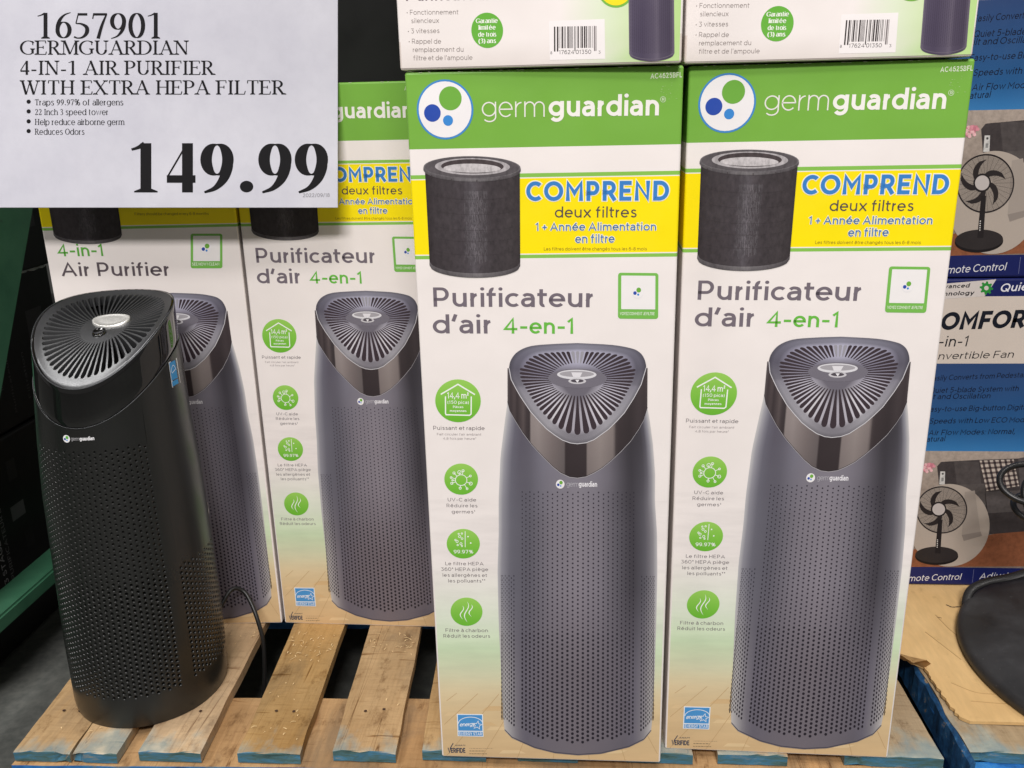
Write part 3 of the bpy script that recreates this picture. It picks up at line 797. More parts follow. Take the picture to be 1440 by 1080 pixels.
def tower_art(name, parent):
    """the tower photographed on the carton; traced from the carton front"""
    a = Art(HA)
    p2 = lambda x, y: (690+x/4.5, 460+y/4.5)
    p3 = lambda x, y: (690+x/2.768, 690+y/2.768)
    left = [p2(115, 240), p2(105, 450), p2(85, 600), p2(60, 800), p2(48, 1080), p3(30, 150), p3(25, 300), p3(29, 500), p3(38, 700), p3(46, 880), p3(52, 935)]
    right = [p2(975, 240), p2(985, 480), p2(1000, 560), p2(1022, 720), p2(1036, 900), p3(637, 25), p3(646, 150), p3(648, 300), p3(645, 500), p3(640, 700), p3(631, 890), p3(627, 935)]
    bl = [(p3(52, 935)), p3(80, 965), p3(170, 1005), p3(250, 1025), p3(340, 1033), p3(430, 1027), p3(540, 1000), p3(600, 970), p3(627, 935)]
    lx = lambda y: float(np.interp(y, [q[1] for q in left], [q[0] for q in left]))
    rx = lambda y: float(np.interp(y, [q[1] for q in right], [q[0] for q in right]))
    yb = lambda x: float(np.interp(x, [q[0] for q in bl], [q[1] for q in bl]))
    st = [(0, (196, 195, 203)), (.025, (148, 147, 160)), (.08, (108, 107, 121)), (.19, (98, 96, 109)), (.34, (130, 125, 138)), (.5, (142, 136, 149)), (.64, (130, 125, 138)), (.76, (96, 93, 104)), (.845, (68, 65, 74)), (.92, (92, 90, 101)), (.97, (136, 133, 143)), (1, (196, 194, 202))]
    su = [(0, (212, 210, 214)), (.03, (166, 165, 178)), (.07, (108, 106, 122)), (.13, (92, 87, 102)), (.18, (102, 98, 113)), (.27, (130, 129, 147)), (.45, (128, 126, 142)), (.6, (130, 128, 143)), (.70, (122, 118, 132)), (.77, (84, 80, 90)), (.83, (60, 57, 64)), (.92, (58, 55, 62)), (.955, (84, 82, 95)), (.975, (150, 150, 164)), (1, (212, 210, 214))]
    sl = [(0, (200, 196, 198)), (.04, (168, 165, 172)), (.09, (128, 124, 136)), (.14, (108, 104, 119)), (.3, (116, 110, 122)), (.5, (120, 113, 124)), (.7, (114, 108, 120)), (.82, (108, 103, 116)), (.88, (112, 108, 123)), (.94, (138, 134, 144)), (1, (200, 196, 198))]
    rows, cols = [], []
    y0, y1 = 512, 1031
    nn = 40
    for i in range(49):
        t = i/48; r_, c_ = [], []
        for j in range(nn+1):
            s_ = .5-.5*math.cos(math.pi*j/nn) if False else j/nn
            yy = y0+(y1-y0)*t
            x = lx(yy)+(rx(yy)-lx(yy))*s_
            ybot = yb(x); y = y0+(ybot-y0)*t
            x = lx(y)+(rx(y)-lx(y))*s_; y = min(y, yb(x))
            k = np.clip((y-560)/170, 0, 1)
            ca, cb, cc_ = lerp_stops(su, s_), lerp_stops(st, s_), lerp_stops(sl, s_)
            k3 = float(np.clip((y-820)/130, 0, 1)); cb = tuple(cb[q]*(1-k3)+cc_[q]*k3 for q in range(3))
            r_.append((x, y)); c_.append(tuple((ca[q]*(1-k)+cb[q]*k)*(.965, .965, .94)[q] for q in range(3)))
        rows.append(r_); cols.append(c_)
    a.grid(rows, cols, 2.0)
    # darker base rim line
    a.line([(x, y-1.6) for x, y in bl], 1.1, (74, 72, 82), 2.6)
    # perforations
    cx, Rr = p3(338, 0)[0], 108.0
    def dots(ph0, ph1, nc, yt, ybf):
        for c in range(nc):
            ph = ph0+(ph1-ph0)*c/(nc-1)
            y = yt+(3.05 if c % 2 else 0); row = 0
            while True:
                x = cx+Rr*math.sin(R(ph))*(1.0+.0*(y-850)/400)
                yl = ybf(x)
                if y > yl: break
                k = np.clip((y-690)/340, 0, 1); big = y > 888
                r_ = (1.12+.72*k)*(1.16 if big else 1)
                n = 7
                col = (34, 29, 39) if big else (42, 36, 47)
                sx = max(.3, math.cos(R(ph)))
                a.poly([(x+r_*sx*math.cos(q*2*math.pi/n+.4), y+r_*math.sin(q*2*math.pi/n+.4)) for q in range(n)], col, 2.6)
                y += 6.1
    dots(-46.5, 46.5, 25, 687, lambda x: yb(x)-18)
    dots(-86, -56.5, 9, 806, lambda x: yb(x)-17)
    dots(56.5, 86, 9, 806, lambda x: yb(x)-17)
    # gloss band
    rim = [p2(*q) for q in ((545, 78), (380, 86), (250, 100), (170, 135), (128, 185), (115, 235), (118, 285), (135, 330), (185, 415), (250, 512), (350, 620), (450, 690), (500, 708), (545, 713), (600, 706), (650, 686), (740, 620), (840, 515), (900, 420), (945, 335), (968, 275), (976, 220), (960, 165), (930, 130), (880, 108), (760, 88))]
    rim = [tuple(q) for q in catmull(rim+rim[:1], 4)[:-1]]
    low = [p2(*q) for q in ((105, 452), (120, 510), (160, 580), (200, 645), (260, 725), (330, 800), (390, 860), (440, 900), (495, 925), (545, 931), (600, 922), (650, 898), (700, 868), (760, 818), (820, 760), (880, 695), (930, 620), (962, 560), (985, 482))]
    upr = [p2(*q) for q in ((115, 240), (128, 310), (155, 362), (185, 415), (250, 512), (300, 568), (350, 620), (400, 658), (450, 690), (500, 708), (545, 713), (600, 706), (650, 686), (740, 620), (790, 570), (840, 515), (900, 420), (945, 335), (976, 230))]
    xs_ = np.linspace(105, 985, 90)
    lowx = lambda x: float(np.interp(x, [(q[0]-690)*4.5 for q in low], [(q[1]-460)*4.5 for q in low]))
    upx = lambda x: float(np.interp(x, [(q[0]-690)*4.5 for q in upr], [(q[1]-460)*4.5 for q in upr]))
    def bandcol(x):
        stp = [(105, (98, 90, 92)), (122, (66, 58, 60)), (150, (84, 74, 75)), (165, (62, 54, 56)), (205, (92, 82, 82)), (225, (66, 58, 60)), (248, (60, 53, 55)), (252, (146, 136, 134)), (300, (150, 140, 138)), (330, (140, 130, 128)), (390, (122, 112, 111)), (463, (104, 96, 96)), (467, (58, 50, 52)), (600, (60, 52, 54)), (605, (132, 122, 120)), (690, (148, 138, 135)), (775, (132, 122, 120)), (782, (78, 70, 71)), (800, (64, 56, 58)), (880, (58, 51, 53)), (930, (70, 62, 64)), (970, (66, 58, 60)), (985, (80, 72, 74))]
        return lerp_stops(stp, x)
    a.grid([[p2(x, upx(x)) for x in xs_], [p2(x, lowx(x)) for x in xs_]], [[bandcol(x) for x in xs_], [tuple(c*.92 for c in bandcol(x)) for x in xs_]], 2.8)
    a.line(low, .8, (176, 172, 176), 3.2)
    a.line([(x, y-.9) for x, y in low], .7, (40, 35, 38), 3.3)
    # top face
    cen = p2(545, 320)
    rows, cols = [], []
    for t in (0, .25, .5, .78, .86, .93, 1.0):
        rows.append([(cen[0]+(q[0]-cen[0])*t, cen[1]+(q[1]-cen[1])*t) for q in rim+rim[:1]])
        cc = []
        for q in rim+rim[:1]:
            yy = (q[1]-460)*4.5
            base = lerp_stops([(78, (128, 127, 140)), (140, (112, 110, 124)), (235, (100, 97, 110)), (420, (136, 134, 142)), (620, (150, 148, 154)), (713, (120, 117, 124))], yy)
            xk = abs(q[0]-cen[0])/95
            base = tuple(b*(1-.12*xk*(1 if yy < 350 else 0)) for b in base)
            cc.append((112, 108, 118) if t < .3 else (tuple(min(215, b*1.42) for b in base) if t < .85 else tuple(b*(1.08 if t < 1 else .85) for b in base)))
        cols.append(cc)
    a.grid(rows, cols, 3.4)
    a.line(upr, 1.0, (212, 210, 214), 3.8)
    # grille slots, traced inside the rim
    rp = np.array(rim); ce = np.array(p2(545, 300))
    def hit(ph):
        d = np.array([math.cos(ph), -.62*math.sin(ph)])
        best = 0
        for i in range(len(rp)):
            p, q = rp[i], rp[(i+1) % len(rp)]
            e = q-p; den = d[0]*e[1]-d[1]*e[0]
            if abs(den) < 1e-9: continue
            t = ((p-ce)[0]*e[1]-(p-ce)[1]*e[0])/den; s_ = ((p-ce)[0]*d[1]-(p-ce)[1]*d[0])/den
            if t > 0 and -1e-6 <= s_ <= 1+1e-6: best = max(best, t)
        return best, d
    N_ = 58
    for k in range(N_):
        ph = 2*math.pi*(k+.5)/N_
        pl = []; prr = []
        clear = abs(math.degrees(ph)-90) < 6.5
        for t, wf in ((.0, .14), (.06, .25), (.35, .31), (.7, .36), (.9, .385), (.97, .30), (1.0, .1)):
            for sg_, L_ in ((-1, pl), (1, prr)):
                pp = ph+sg_*wf*2*math.pi/N_*.92
                h_, d = hit(pp)
                ri = 37.0
                inner = ri*(1.0); outer = h_*(.845 if math.sin(pp) < .3 else .80)
                L_.append(tuple(ce+d*(inner+(outer-inner)*t)+np.array([0, 1.5])))
        a.poly(pl+prr[::-1], (62, 52, 58) if not clear else (158, 156, 164), 3.9)
    a.ell(*p2(545, 300), 41, 13.5, (118, 114, 124), 4.3)
    a.ell(*p2(540, 276), 27.5, 6.8, (222, 221, 225), 4.6); a.ell(*p2(540, 272), 24.0, 4.2, (168, 165, 170), 4.9)
    a.poly([p2(505, 262), p2(575, 262), p2(560, 292), p2(518, 292)], (228, 226, 230), 5.1)
    a.ell(*p2(543, 317), 12.4, 4.0, (206, 204, 208), 4.6); a.ell(*p2(543, 315), 9, 2.4, (84, 78, 86), 4.9)
    a.poly([p2(530, 308), p2(556, 308), p2(545, 328)], (235, 233, 236), 5.1)
    # mark on the tower
    logo_disc(a, *p2(437, 970), .155, 3.4, False)
    a.text('germ', p2(478, 985), p2(553, 985), 7.6, (190, 188, 194), 3.4, .085, gap=.1)
    a.text('guardian', p2(555, 985), p2(670, 985), 7.6, (236, 234, 238), 3.4, .19, gap=.1)
    return a.build(name, INK, parent)

def filter_art(name, parent):
    a = Art(HA); p4 = lambda x, y: (580+x/3.79, 200+y/3.79)
    xs_ = np.linspace(0, 1, 41); rows, cols = [], []
    for i in range(31):
        t = i/30; r_, c_ = [], []
        for s_ in xs_:
            arc = math.sqrt(max(0, 1-(2*s_-1)**2))
            yt = 150+55*arc; yb_ = 628+62*arc
            xl = 74+22*t; xr = 571+2*t
            r_.append(p4(xl+(xr-xl)*s_, yt+(yb_-yt)*t))
            k = lerp_stops([(0, (48, 42, 44)), (.08, (60, 54, 57)), (.25, (64, 58, 61)), (.4, (68, 62, 66)), (.5, (84, 79, 84)), (.56, (74, 68, 72)), (.7, (60, 54, 57)), (.9, (62, 56, 58)), (1, (52, 46, 48))], s_)
            c_.append(k)
        rows.append(r_); cols.append(c_)
    a.grid(rows, cols, 2)
    rnd = random.Random(5)
    for k in range(34):                           # pleats
        s_ = .40+.24*k/33; arc = math.sqrt(1-(2*s_-1)**2)
        y = 205+55*arc
        while y < 600:
            l_ = rnd.uniform(12, 60)
            g_ = rnd.randint(96, 138)*(1-abs(s_-.52)*2.2)
            a.line([p4(84+490*s_, y), p4(86+490*s_, min(y+l_, 660))], .36, (g_, g_*.96, g_), 2.4); y += l_+rnd.uniform(4, 26)
    for yy in (300, 378, 460, 520, 590):
        a.line([p4(110+(440)*s_, yy-30+34*math.sqrt(max(0, 1-(2*s_-1)**2))) for s_ in np.linspace(.04, .96, 20)], .3, (58, 52, 54), 2.6)
    def arcrows(ycl, ych, x0, x1, ry0, ry1, cols_):
        r0 = [p4(x0+(x1-x0)*s_, ycl+ry0*math.sqrt(max(0, 1-(2*s_-1)**2))) for s_ in xs_]
        r1 = [p4(x0+(x1-x0)*s_, ych+ry1*math.sqrt(max(0, 1-(2*s_-1)**2))) for s_ in xs_]
        a.grid([r0, r1], [[cols_(s_) for s_ in xs_], [tuple(c*.85 for c in cols_(s_)) for s_ in xs_]], 2.9)
    gc = lambda s_: lerp_stops([(0, (104, 100, 103)), (.2, (96, 91, 94)), (.5, (122, 118, 120)), (.8, (98, 93, 96)), (1, (84, 79, 82))], s_)
    arcrows(626, 648, 96, 573, 63, 64, gc)
    arcrows(138, 152, 66, 576, 56, 58, gc)
    for x in (110, 214, 346, 462, 540):
        arc = math.sqrt(1-(2*(x-66)/510-1)**2); a.line([p4(x, 150+50*arc), p4(x, 170+40*arc)], 1.4, (66, 60, 62), 3.2)
    cx, cy = 321, 136
    a.ell(*p4(cx, cy), 254/3.79, 59/3.79, (108, 104, 107), 3.5)
    a.ell(*p4(cx, cy-1), 246/3.79, 55/3.79, (86, 81, 84), 3.8)
    a.ell(*p4(cx+2, cy-4), 196/3.79, 44/3.79, (176, 171, 173), 4.1)
    a.ell(*p4(cx+2, cy-6), 164/3.79, 37/3.79, (70, 61, 63), 4.4)
    a.poly([p4(cx+150*math.cos(R(t)), cy+6+26*math.sin(R(t))) for t in range(180, 361, 10)]+[p4(cx+150*math.cos(R(t)), cy+6+21*math.sin(R(t))) for t in range(0, 181, 10)], (196, 191, 192), 4.7)
    for k in range(15): a.line([p4(cx-100+14*k, cy-12), p4(cx-100+14*k, cy+24)], .4, (190, 185, 187), 5.0)
    return a.build(name, INK_FILTER, parent)

def badge(parent, H_, kind, c, r, lettering):
    a = Art(H_); gx, gy = c; rx_, ry_ = r
    rows, cols = [], []
    for i in range(13):
        t = -1+2*i/12; hw = math.sqrt(max(0, 1-t*t))
        rows.append([(gx+rx_*hw*s_, gy+ry_*t) for s_ in np.linspace(-1, 1, 9)])
        k = (t+1)/2; cols.append([tuple((1-k)*p+k*q for p, q in zip((150, 208, 88), (112, 188, 56)))]*9)
    # smooth disc instead of a stepped grid
    n = 48; pts = [(gx, gy)]+[(gx+rx_*math.cos(2*math.pi*k/n), gy+ry_*math.sin(2*math.pi*k/n)) for k in range(n)]
    cl = [(130, 198, 72)]+[tuple(p+(q-p)*(.5+.5*math.sin(2*math.pi*k/n)) for p, q in zip((158, 212, 96), (108, 186, 52))) for k in range(n)]
    uvp = [a.uv(p) for p in pts]; F = [(0, 1+(k+1) % n, 1+k) for k in range(n)]
    a.raw(uvp, cl, 1.0, F)
    Wt = (247, 250, 243)
    if kind == 'house':
        pz = lambda x, y: (gx+(x-202)/3.724, gy+(y-780)/3.724)
        a.line([pz(113, 747), pz(202, 694), pz(290, 747)], 1.9, Wt, 1.6)
        a.line([pz(137, 757), pz(137, 846), pz(140, 853), pz(262, 855), pz(270, 848), pz(271, 757)], 1.7, Wt, 1.7)
        if lettering:
            a.text('14,4 m²', pz(147, 768), pz(258, 768), 8.8, Wt, 1.6, .15, gap=.1)
            a.text('(150 pica)', pz(148, 796), pz(258, 796), 4.6, Wt, 1.6, .13)
            a.text('Pièces', pz(176, 818), pz(230, 818), 3.4, Wt, 1.6, .17)
            a.text('moyennes', pz(160, 838), pz(246, 838), 3.4, Wt, 1.6, .17)
    elif kind == 'virus':
        pz = lambda x, y: (gx+(x-217)/3.724, gy+(y-110)/3.724)
        q = [pz(217+30*math.cos(R(t)), 115+28*math.sin(R(t))) for t in range(0, 361, 12)]; a.line(q, .95, Wt, 1.6)
        for x, y, rr_ in ((180, 78, 6), (208, 74, 9), (227, 66, 6), (265, 93, 5), (267, 133, 8), (248, 160, 5), (212, 157, 6), (168, 132, 6), (165, 102, 5), (172, 116, 4)):
            d = math.atan2(y-115, x-217)
            a.line([pz(217+31*math.cos(d), 115+29*math.sin(d)), pz(x, y)], .85, Wt, 1.7)
            a.line([pz(x+rr_*math.cos(R(t)), y+rr_*math.sin(R(t))) for t in range(0, 361, 30)], .85, Wt, 1.8)
    elif kind == 'filter':
        pz = lambda x, y: (gx+(x-227)/3.724, gy+(y-450)/3.724)
        a.line([pz(237, 384), pz(237, 468)], .95, Wt, 1.6)
        for x, y, rr_ in ((203, 398, 3.5), (220, 396, 4), (208, 412, 6), (221, 423, 5), (186, 430, 4), (195, 438, 6), (215, 450, 6), (198, 457, 4), (220, 462, 3.5)):
            a.line([pz(x+rr_*math.cos(R(t)), y+rr_*math.sin(R(t))) for t in range(0, 361, 40)], .8, Wt, 1.7)
        for x, y in ((252, 412), (266, 446)): a.ell(*pz(x, y), 1.1, 1.1, Wt, 1.7, 10)
        a.text('99.97%', pz(178, 501), pz(279, 501), 5, Wt, 1.6, .14)
    else:
        pz = lambda x, y: (gx+(x-243)/3.724, gy+(y-810)/3.724)
        for dx, y0_, y1_, A_ in ((-24, 778, 850, 9), (0, 757, 866, 11), (22, 772, 836, 9)):
            m_ = 14
            prev = None
            for k in range(m_):
                t0, t1 = k/m_, (k+1)/m_
                f_ = lambda t: pz(243+dx+A_*math.sin(t*2*math.pi+.4), y0_+(y1_-y0_)*t)
                wd = lambda t: .25+1.35*math.sin(math.pi*t)
                p, q = f_(t0), f_(t1)
                a.poly([(p[0]-wd(t0)/2, p[1]), (p[0]+wd(t0)/2, p[1]), (q[0]+wd(t1)/2, q[1]), (q[0]-wd(t1)/2, q[1])], Wt, 1.6)
    return a.build('printed_badge', INK, parent)

GREY = (118, 109, 118); CAPT = (122, 114, 116)
def french_art(parent):
    a = Art(HA); z2 = lambda x, y: (460+x/2.88, y/2.88); z4 = lambda x, y: (580+x/3.79, 200+y/3.79); z8 = lambda x, y: (570+x/3.6, 340+y/3.6)
    hd = Art(HA)
    logo_disc(hd, 627.7, 157, 1, 1)
    hd.text('germ', (679.5, 167.3), (765, 165.6), 29.5, (236, 233, 226), 1, .062, gap=.15)
    hd.text('guardian', (771.5, 165.4), (922.5, 162), 29.5, (243, 240, 234), 1, .168, gap=.13)
    hd.line([(928.4+3.6*math.cos(R(t)), 140+3.8*math.sin(R(t))) for t in range(0, 361, 20)], .55, (220, 230, 205), 1)
    hd.text('R', (927, 142), (930.3, 142), 4, (220, 230, 205), 1, .16)
    hd.text('AC4625BFL', (911, 112.2), (954.3, 109.6), 7.2, (226, 236, 210), 1, .16)
    rnd = random.Random(9)
    for k in range(16):
        x, y = 925+rnd.uniform(0, 26), 116+rnd.uniform(0, 26)
        hd.line([(x, y), (x+rnd.uniform(-2.5, 2.5), y+rnd.uniform(-1.2, 1.2))], rnd.uniform(.25, .6), (176, 208, 140), 1)
    for k in range(22):
        x = 582+rnd.uniform(0, 372); hd.line([(x, 105.6-(x-572)*.036+rnd.uniform(1.6, 2.6)), (x+rnd.uniform(1, 6), 105.6-(x-572)*.036+rnd.uniform(1.6, 2.6))], rnd.uniform(.3, .7), (214, 220, 188), 1)
    hd.build('header_lettering', INK, parent)
    BL = (62, 132, 204)
    for (t, p0, p1, cp, wt, o) in (('COMPREND', (740.5, 281.3), (937, 278.6), 27, .2, .10), ('1 + Année Alimentation', (752.8, 322), (919.6, 320), 11, .13, .12), ('en filtre', (808, 338.5), (862, 337.5), 12, .13, .12)):
        a.text(t, p0, p1, cp, (246, 244, 226), 1, wt, grow=o)
        a.text(t, p0, p1, cp, BL if t[0] == 'C' else (76, 122, 176), 2.2, wt)
    a.text('deux filtres', (779.7, 303.7), (892.7, 302.5), 15.3, (92, 82, 78), 1, .12)
    a.text('Les filtres doivent être changés tous les 6-8 mois', (764, 349.3), (907, 347.9), 4.6, (150, 128, 40), 1, .11)
    a.build('offer_lettering', INK, parent)
    a = Art(HA)
    a.text('Purificateur', (610.8, 428.5), (835, 427.4), 26.7, GREY, 1, .148, gap=.145)
    a.text('d’air', (611, 465.6), (693, 465.2), 26.5, GREY, 1, .148, gap=.145)
    a.text('4-en-1', (708, 465.1), (806, 464.6), 22, (108, 190, 70), 1, .15, gap=.15)
    a.build('title_lettering', INK, parent)
    a = Art(HA)
    z3 = lambda x, y: (590+x/3.724, 350+y/3.724); z6 = lambda x, y: (590+x/3.724, 640+y/3.724)
    a.text('Puissant et rapide', z3(73, 932), z3(340, 932), 5.4, CAPT, 1, .11)
    a.text("Fait circuler l'air ambiant", z3(92, 961), z3(323, 961), 3.3, (165, 156, 156), 1, .11)
    a.text('4,8 fois par heure*', z3(123, 983), z3(296, 983), 3.3, (165, 156, 156), 1, .11)
    for t, x0, x1, y in (('UV-C aide', 147, 295, 227), ('Réduire les', 141, 302, 258), ('germes¹', 168, 290, 290), ('Le filtre HEPA', 133, 333, 564), ('360° HEPA piège', 111, 357, 594), ('les allergènes et', 119, 352, 625), ('les polluants**', 148, 342, 655), ('Filtre à charbon', 133, 355, 918), ('Réduit les odeurs', 122, 367, 948)):
        a.text(t, z6(x0, y), z6(x1, y), 4.9, CAPT, 1, .115, gap=.2)
    a.build('caption_lettering', INK, parent)
    scan_frame(parent, HA, z8, 'VOYEZ COMMENT JE FILTRE')
    badge(parent, HA, 'house', (644.2, 559.5), (31.8, 30), True)
    badge(parent, HA, 'virus', z6(217, 110), (23.6, 22), True)
    badge(parent, HA, 'filter', z6(227, 450), (23.3, 21), True)
    badge(parent, HA, 'waves', z6(243, 810), (22.5, 20.2), True)

def rrect(x0, y0, x1, y1, r, n=5):
    out = []
    for cx, cy, a0 in ((x1-r, y1-r, 0), (x0+r, y1-r, 90), (x0+r, y0+r, 180), (x1-r, y0+r, 270)):
        for k in range(n+1): out.append((cx+r*math.cos(R(a0+90*k/n)), cy+r*math.sin(R(a0+90*k/n))))
    return out

def scan_frame(parent, H_, z8, words):
    a = Art(H_)
    a.poly([z8(*p) for p in rrect(1070, 141, 1272, 371, 14)], (122, 190, 84), 1)
    a.poly([z8(*p) for p in rrect(1086, 155, 1257, 323, 3)], (243, 240, 238), 1.6)
    c = z8(1168, 238); logo_disc(a, c[0], c[1], .21, 2.0, False)
    a.text(words, z8(1080, 353), z8(1253, 352), 4.3, (236, 243, 226), 1.6, .16)
    return a.build('scan_frame', INK, parent)

def energy_art(parent):
    a = Art(HA); z = lambda x, y: (590+x/7.2, 930+y/7.2); Wt = (238, 244, 248)
    a.poly([z(368, 532), z(634, 534), z(640, 768), z(376, 763)], Wt, 2); a.poly([z(378, 541), z(625, 543), z(629, 707), z(383, 705)], (78, 152, 214), 2.5); a.poly([z(384, 716), z(630, 717), z(632, 760), z(385, 756)], (78, 152, 214), 2.5)
    a.line([z(384, 632)]+[z(508-124*math.cos(R(t)), 632-68*math.sin(R(t))) for t in range(12, 170, 8)]+[z(628, 622)], .9, Wt, 3)
    a.text('energy', z(398, 662), z(552, 655), 5.8, Wt, 3, .14, slant=.25, gap=.04)
    st = []
    for k in range(11):
        rr_ = 50 if k % 2 == 0 else 21; an = R(-90+36*k+8); st.append(z(578+rr_*math.cos(an), 648+rr_*.9*math.sin(an)))
    a.line(st, .9, Wt, 3.1)
    a.text('ENERGY STAR', z(393, 751), z(624, 753), 4.3, Wt, 3, .17)
    a.build('energy_label', INK, parent)
    a = Art(HA); D_ = (52, 62, 84)
    a.line([z(278, 884), z(292, 936), z(302, 884), z(330, 836)], 1.2, D_, 2)
    a.text('ERIFIDE', z(308, 936), z(455, 936), 7.0, D_, 2, .2, gap=.1)
    a.text('AHAM', z(345, 866), z(450, 864), 2.0, D_, 2, .16, slant=.2)
    for x0, x1, y, g_ in ((495, 735, 890, 170), (495, 655, 916, 110), (495, 680, 945, 120)):
        x = x0; rnd = random.Random(y)
        while x < x1:
            l_ = rnd.uniform(8, 26); a.line([z(x, y), z(min(x+l_, x1), y)], .75, (g_, g_*.86, g_*.68), 2); x += l_+7
    a.build('certification_mark', INK, parent)

def new_carton(label, loc, group, rz=0):
    root = empty('product_carton', loc, label, 'carton', group, rz)
    return root

GRP = 'tall white and green product cartons'
posA, posB, posC, posD, posE, posF = (-.1299, .7003), (.0837, .7206), (-.3551, .923), (-.5654, .9093), (-.1327, .6983), (.0791, .7014)
yaw = dict(A=.19, B=-.97, C=-.78, D=3.74, E=-1.75, F=-.44)
cA = new_carton('tall white and green carton at the front edge, nearest to the bare boards, French front', (posA[0], posA[1], 0), GRP, R(yaw['A']))
link('carton_body', body_mesh, CARTON, cA)
floor_art('printed_floor', cA); tower_art('printed_tower', cA); filter_art('printed_filter', cA); french_art(cA); energy_art(cA)
cB = dup(cA, (posB[0], posB[1], 0), 'tall white and green carton at the front edge, beside the blue fan cartons', GRP, R(yaw['B']))
cC = dup(cA, (posC[0], posC[1], 0), 'set-back tall carton with a French front, standing at the rear end of the bare boards', GRP, R(yaw['C']))
# English-faced carton behind the display tower
cD = new_carton('tall carton with an English front, partly hidden behind the black display tower', (posD[0], posD[1], 0), GRP, R(yaw['D']))
SHARED = ('carton_body', 'printed_floor', 'printed_tower', 'printed_filter', 'header_lettering', 'energy_label', 'certification_mark')
for ch in list(cA.children):
    if ch.name.split('.')[0] in SHARED:
        c = ch.copy(); COL.objects.link(c); c.parent = cD
a = Art(HD)
a.text('1+ Year Filter Supply', (183, 292.5), (301, 292.3), 10, (92, 100, 118), 1, .13)
a.text('Filters should be changed every 6-8 months', (190, 305), (294, 304.4), 4, (140, 120, 44), 1, .11)
a.build('offer_lettering', INK, cD)
a = Art(HD)
a.text('4-in-1', (82.3, 363), (146.7, 362.6), 17.5, (96, 172, 66), 1, .15, gap=.15)
a.text('Air Purifier', (88, 391), (240.7, 390.6), 19.4, (96, 86, 92), 1, .14, gap=.15)
a.build('title_lettering', INK, cD)
zq = lambda x, y: (268.3+(x-1070)/202*44.5, 331+(y-141)/230*49)
scan_frame(cD, HD, zq, 'SEE HOW I CLEAN')

